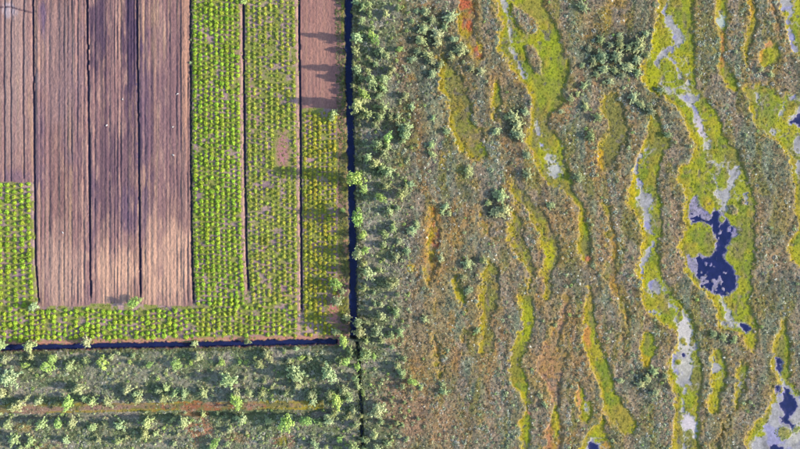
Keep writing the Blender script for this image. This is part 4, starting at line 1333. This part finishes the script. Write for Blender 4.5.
# ------------------------------------------------------------------ trees
# plan x, y, crown radius; tone: p pale pine, g grey-green pine, d dark pine, b bright birch
TREES = '''
357 41 5 p;358 71 5 p;361 77 4 g;358 108 6 p;359 321 5 p;360 330 5 g;364 9 4 p;369 6 4 p;370 14 3 p;386 15 4 g;372 29 3 p;372 37 4 b;375 41 5 b;356 52 4 p;381 53 5 g;387 57 4 p;376 65 3 p;393 70 4 g;400 50 3 b;398 9 3 p;354 65 2 p;380 33 2 g;417 12 3 p;412 22 3 p;362 22 3 p;357 2 4 p;390 74 4 g;368 72 3 p
371 83 6 p;384 80 6 p;383 88 4 p;364 95 5 b;378 97 4 p;366 102 3 p;405 96 4 g;384 108 5 p;375 107 3 p;368 115 5 g;380 118 6 p;391 117 4 g;398 117 4 p;406 128 6 p;404 136 5 p;375 126 4 p;389 138 5 b;377 145 6 p;402 142 3 p;412 107 4 p;433 118 3 p;360 125 2 p;387 146 4 p;354 87 3 p;399 125 4 g;362 117 4 g;431 145 4 p
368 158 5 p;385 153 5 g;376 164 5 p;383 169 5 p;389 172 5 p;358 180 8 b;364 189 4 b;386 187 4 p;381 199 5 b;401 195 5 p;390 211 4 p;398 208 3 p;358 217 7 b;416 223 3 p;406 186 3 p;398 175 2 p;410 185 4 p;432 154 4 p;394 223 2 p;361 157 3 p
364 235 4 b;384 233 4 p;383 244 4 p;393 228 4 p;399 242 4 p;407 251 4 p;358 253 5 p;366 250 4 b;364 264 3 p;369 272 6 p;380 270 4 p;391 284 6 p;364 288 4 p;396 257 4 p;410 232 4 p;417 227 3 p;397 294 3 p;374 292 2 p;384 260 2 p
375 304 3 p;381 304 3 p;381 315 5 p;396 312 4 p;377 331 6 p;381 340 4 p;391 335 5 p;400 332 4 p;365 354 7 p;357 366 3 b;397 365 4 p;374 356 3 b;367 340 3 p;401 372 4 p;425 319 4 p;404 358 3 p;370 308 2 p;367 321 2 p;392 347 3 p
378 408 7 p;361 416 3 p;375 433 4 p;387 442 4 p;391 400 2 p;404 402 2 p;381 421 3 p;397 422 3 p;403 424 2 p;418 418 2 p;413 381 4 b;421 387 3 p;402 376 3 p;364 439 4 p;364 448 3 p;390 426 2 p;377 447 4 p;406 439 2 p;403 386 3 p
34 344 6 p;5 344 5 p;89 341 5 p;51 366 6 b;55 359 4 b;28 364 4 b;8 358 4 g;14 375 9 p;82 388 6 p;88 360 4 g;72 365 5 p;5 393 4 p;33 356 3 g;106 362 6 b;130 389 5 p;139 393 5 p;151 364 3 b;178 363 5 b;134 355 3 p;131 361 2 b;168 387 4 p;160 389 4 p;175 393 4 p;117 380 2 p;113 356 3 p
195 343 4 p;247 341 4 p;200 356 5 p;223 362 3 b;268 355 5 g;260 363 5 p;230 380 8 p;246 362 2 b;241 361 2 b;185 393 4 p;205 392 5 p;238 392 5 p;250 392 4 p;262 393 4 p;192 362 2 b;255 357 2 p;246 377 2 p;265 381 2 p
344 341 5 b;302 357 3 b;290 360 3 p;309 358 3 g;297 373 8 p;298 384 4 p;330 372 9 p;341 360 5 p;346 361 4 b;358 367 3 b;355 378 4 p;343 390 6 p;331 393 5 p;312 394 5 p;286 393 3 p;272 387 2 p;285 350 2 p;297 348 3 p;358 386 4 p;351 351 5 g
71 402 6 b;20 404 7 p;40 400 4 g;29 398 3 p;9 424 5 p;45 422 5 p;32 421 3 p;61 422 4 b;74 421 5 p;16 438 6 p;33 439 4 p;29 444 3 p;68 439 4 p;23 447 3 p;38 447 2 p;88 398 4 p;58 403 3 g;94 426 4 p;107 422 3 p;122 424 5 p;150 420 6 p;147 433 5 p;120 440 4 p;174 419 3 p;100 439 3 p;157 433 3 p;110 400 5 p;95 400 5 p;140 397 5 p;166 397 5 p;179 434 2 p;175 443 3 p;128 437 2 p
238 400 6 b;186 421 6 p;243 418 5 p;216 442 5 b;204 414 3 p;218 413 2 p;228 443 3 p;211 448 3 p;264 442 2 p;230 429 3 p;247 432 2 p;268 421 3 p;314 400 5 p;330 395 4 p;338 400 6 b;349 397 5 p;353 409 4 p;347 416 3 p;288 421 7 b;307 420 5 b;329 419 6 p;319 421 4 p;334 413 4 p;356 423 4 p;315 443 5 p;340 438 3 b;354 446 6 p;336 447 3 p;327 446 3 p;271 420 3 p
451 17 6 g;424 30 6 g;437 35 6 g;438 43 5 g;421 42 6 g;428 55 5 g;453 40 4 g;460 51 7 g;452 57 4 g;431 62 4 g;471 69 4 g;481 72 4 g;440 65 4 d;418 52 4 d;432 20 4 d;445 28 4 d;405 130 6 p;446 132 4 g;496 132 4 g;432 74 4 g;412 60 4 d;425 12 5 d
514 118 6 g;517 126 6 g;506 117 3 g;518 135 6 g;525 112 4 g;570 99 4 g;577 94 3 g;585 107 4 g;590 136 5 g;561 112 3 g;583 86 4 g;597 118 5 g;583 8 6 g;601 57 7 d;619 36 4 g;619 45 5 g;616 57 6 d;628 48 4 g;638 45 7 g;627 67 6 g;600 40 4 g;622 76 4 d;604 69 5 g;593 62 5 d;610 46 4 d;645 35 4 g;614 71 4 g;588 49 4 d;636 60 5 g;646 56 4 g;637 73 4 g;596 75 4 d;582 66 3 g;609 82 4 g
488 203 3 g;497 195 5 g;492 213 4 g;498 213 6 g;468 171 5 g;527 175 6 g;501 196 6 g;504 210 7 g;578 178 5 g;527 155 4 g;550 205 4 g;445 207 4 p;449 213 3 p;442 212 3 p;405 193 4 p;413 230 4 p;483 260 4 g;467 264 5 g;441 258 4 g;463 277 4 g;468 290 4 g;444 391 4 p;442 384 3 p;403 372 3 p;653 371 5 g;664 376 4 g;646 378 4 g;640 384 4 g;655 392 4 g;668 135 4 g;661 90 4 d;640 105 5 g;633 98 5 g;650 112 5 d;722 337 4 g;733 340 4 g;712 334 4 g;735 52 2 g;745 135 2 g;540 395 3 g;545 405 3 g;555 325 2 g;477 330 3 g;620 380 3 g;760 70 3 g;770 75 3 g
'''
FIELD_SHRUBS = [(36, 305.5, 5, 'p', 'pale shrub at the lower end of the leftmost drain'), (137, 301.5, 6, 'b', 'bright green wide shrub at the lower end of the third drain'),
                (334, 115, 5, 'p', 'pale shrub at the lower edge of the reddish peat block'), (336, 283, 5.5, 'b', 'bright shrub by the long ditch above the bare pink patch'),
                (343, 291, 4, 'p', 'small pale shrub on the long ditch bank beside the bare pink patch'), (338, 301, 5, 'p', 'pale shrub in the middle of the bare pink patch'),
                (336, 331, 4.5, 'p', 'pale shrub in the lower right corner of the bush field'), (243.5, 2, 3, 'b', 'bright little shrub in the drain at the top edge'),
                (343.5, 210.5, 2.2, 'b', 'tiny yellow-green shrub on the left bank of the long ditch'), (347, 317, 4, 'g', 'grey-green shrub leaning over the long ditch near its lower end'),
                (191.5, 40, 1.6, 'p', 'tiny pale shrub in the upper drain beside the brightest bush rows'), (191, 63, 1.8, 'p', 'small pale shrub lower in the drain beside the brightest bush rows')]

pines = [make_pine(400 + i) for i in range(9)]
birches = [make_birch(500 + i) for i in range(4)]
TONE = {'p': 1.65 * col(176, 186, 132), 'g': 1.65 * col(176, 182, 128), 'd': 1.6 * col(162, 170, 122), 'b': 1.5 * col(168, 192, 104)}
WORD = {'p': 'pale green', 'g': 'grey-green', 'd': 'dark grey-green', 'b': 'bright green'}
trees = []
for it in TREES.replace('\n', ';').split(';'):
    if it.strip():
        x, y, r, tone = it.split()
        trees.append([float(x), float(y), float(r), tone])


def zone(x, y):
    if y > 338 and x < 360.5:
        if y < 351:
            return 'bank', 'on the cross ditch bank', 'left'
        if y < 372:
            return 'w1', 'in the file below the cross ditch', 'left'
        if y < 398:
            return 'w2', 'in the file just above the track', 'left'
        if y < 413:
            return 'w3', 'on the overgrown track', 'left'
        if y < 431:
            return 'w4', 'in the file just below the track', 'left'
        return 'w5', 'in the lowest file at the bottom edge', 'left'
    if x < 362:
        return 'd1', "on the long ditch's right bank", 'top'
    if x < 374:
        return 'd2', 'in the second file right of the ditch', 'top'
    if x < 385:
        return 'd3', 'in the third file right of the ditch', 'top'
    if x < 398:
        return 'd4', 'in the fourth file right of the ditch', 'top'
    if x < 418 and not (y < 70 and x > 409):
        return 'd5', 'in the outermost file by the bog', 'top'
    if x < 486 and y < 80:
        return 'b1', 'in the thicket by the rusty hollow', 'left'
    if 580 < x < 665 and y < 115:
        return 'b2', 'in the dark bog thicket', 'left'
    if y < 145 and x < 600:
        return 'b3', 'by the forked moss hollow', 'left'
    if 480 < x < 510 and y < 220:
        return 'b4', 'in the pale clump in mid bog', 'left'
    if x < 560:
        return 'b5', 'scattered over the left bog', 'left'
    return 'b6', 'scattered over the right bog', 'left'


zones = {}
for t in trees:
    zid, ztxt, side = zone(t[0], t[1])
    zones.setdefault(zid, (ztxt, side, []))[2].append(t)
GROUPS = {'w': 'trees of the lower left wood', 'd': 'pine belt right of the long ditch', 'b': 'dwarf pines on the open bog'}


def plant(x, y, r, tone, label, group, name=None, hfac=None):
    birch = tone == 'b'
    R = r * S * random.uniform(.98, 1.18)
    hgt = (0.3 + 1.75 * R) * random.uniform(.85, 1.2)
    if x > 408 and y < 345 or x > 420:
        hgt *= .5
    elif 350 < x < 363 and y < 340:
        hgt *= (2.6 if r >= 5 else 1.3) * random.uniform(.75, 1.15)
    elif 350 < x < 374 and y < 340:
        hgt *= 1.5
    if hfac:
        hgt = hfac * R
    tm, cm = random.choice(birches) if birch else random.choice(pines)
    root = bpy.data.objects.new(name or ('birch_tree' if birch else 'pine_tree'), None)
    C.objects.link(root)
    root.empty_display_size = .2
    gz = float(ground_z(x, y))
    root.location = (float(wx(x)), float(wy(y)), gz - .06)
    root.rotation_euler = (random.gauss(0, .05), random.gauss(0, .05), random.uniform(0, 6.28))
    asp = random.uniform(.82, 1.22)
    root.scale = (R * asp, R / asp, hgt)
    root['label'] = label
    root['category'] = 'shrub' if name == 'shrub' else 'tree'
    if group:
        root['group'] = group
    tr = bpy.data.objects.new('trunk', tm)
    cr = bpy.data.objects.new('crown', cm)
    for o in (tr, cr):
        C.objects.link(o)
        o.parent = root
    t = np.asarray(TONE[tone]) * random.uniform(.82, 1.18) * np.array((random.uniform(.9, 1.12), 1, random.uniform(.88, 1.12)))
    cr.color = (*[float(v) for v in t], 1)
    return root


for zid, (ztxt, side, lst) in zones.items():
    lst.sort(key=lambda t: t[0] if side == 'left' else t[1])
    for i, (x, y, r, tone) in enumerate(lst):
        size = 'tiny' if r < 2.6 else 'small' if r < 4.1 else 'medium' if r < 5.6 else 'large'
        kind = 'birch' if tone == 'b' else 'pine'
        label = '%s %s %s, %s from the %s %s' % (size, WORD[tone], kind, ordinal(i), side, ztxt)
        plant(x, y, r, tone, label, GROUPS['w' if zid[0] in 'w' or zid == 'bank' else zid[0]])
for x, y, r, tone, label in FIELD_SHRUBS:
    plant(x, y, r, tone, label, 'shrubs in the fields', 'shrub', 2.0)

# saplings too small and many to tell apart
sap = []
while len(sap) < 2000:
    x, y = rng.uniform(-30, 830), rng.uniform(-30, 480)
    if (356 < x < 412 and rng.uniform() < .9) or (y > 352 and x < 356 and rng.uniform() < .9) or (x >= 412 and rng.uniform() < .10):
        if raster(LAB, np.array([x]), np.array([y]))[0] == 0 and raster(hollow, np.array([x]), np.array([y]))[0] < -2:
            sap.append((x, y))
sap = np.array(sap)
n = len(sap)
sap_meshes = [make_bush(600 + i, M_COVER, 70, name='sapling_mass') for i in range(4)]
tint = np.array([TONE['p'], TONE['g'], TONE['b'], TONE['p']])[rng.integers(0, 4, n)] * rng.uniform(.55, 1.0, (n, 1))
sc = rng.uniform(.18, .60, n) ** 1.15
scatter('sapling_cover', 'scatter of tiny saplings and low shrubs among the trees', sap_meshes, sap, np.stack([sc, sc, sc * rng.uniform(.9, 1.8, n)], 1), rng.integers(0, 4, n), tint)

# ------------------------------------------------------------------ bleached root wood lying on the bare peat
def wood_mesh(seed):
    r = np.random.default_rng(seed)
    segs = []
    for k in range(3):
        th = r.uniform(0, 6.283)
        l = r.uniform(.25, .5)
        segs.append(((0, 0, .08), (l * math.cos(th), l * math.sin(th), r.uniform(.04, .16)), .09, .03))
    segs.append(((-.05, 0, 0), (.05, .02, .2), .12, .07))
    return tube_mesh('root_wood', segs, M_WOOD, 6)


woods = [wood_mesh(700 + i) for i in range(3)]
for i, (x, y, txt) in enumerate([
        (123, 100, 'bleached root wood lying in the middle of the darkest peat field'), (107, 126, 'small root wood at the left of the darkest peat field'), (178, 94, 'bleached root piece near the right edge of the third peat field'),
        (173, 127, 'root piece below another in the third peat field'), (63, 232, 'pale root piece in the lower half of the first bare peat field'), (174, 155, 'root piece in the middle of the third peat field'),
        (199, 301, 'bleached stump at the lower end of the drain beside the bushes'), (299, 315, 'pale stump on the bank of the drain near the cross ditch')]):
    o = bpy.data.objects.new('root_wood', woods[i % 3])
    C.objects.link(o)
    o.location = (float(wx(x)), float(wy(y)), float(ground_z(x, y)) - .02)
    o.rotation_euler = (0, 0, random.uniform(0, 6.28))
    o['label'] = txt
    o['category'] = 'wood'
    o['group'] = 'root wood on the peat'
print('TREES', len(trees), 'BUSH', len(bush), len(single))
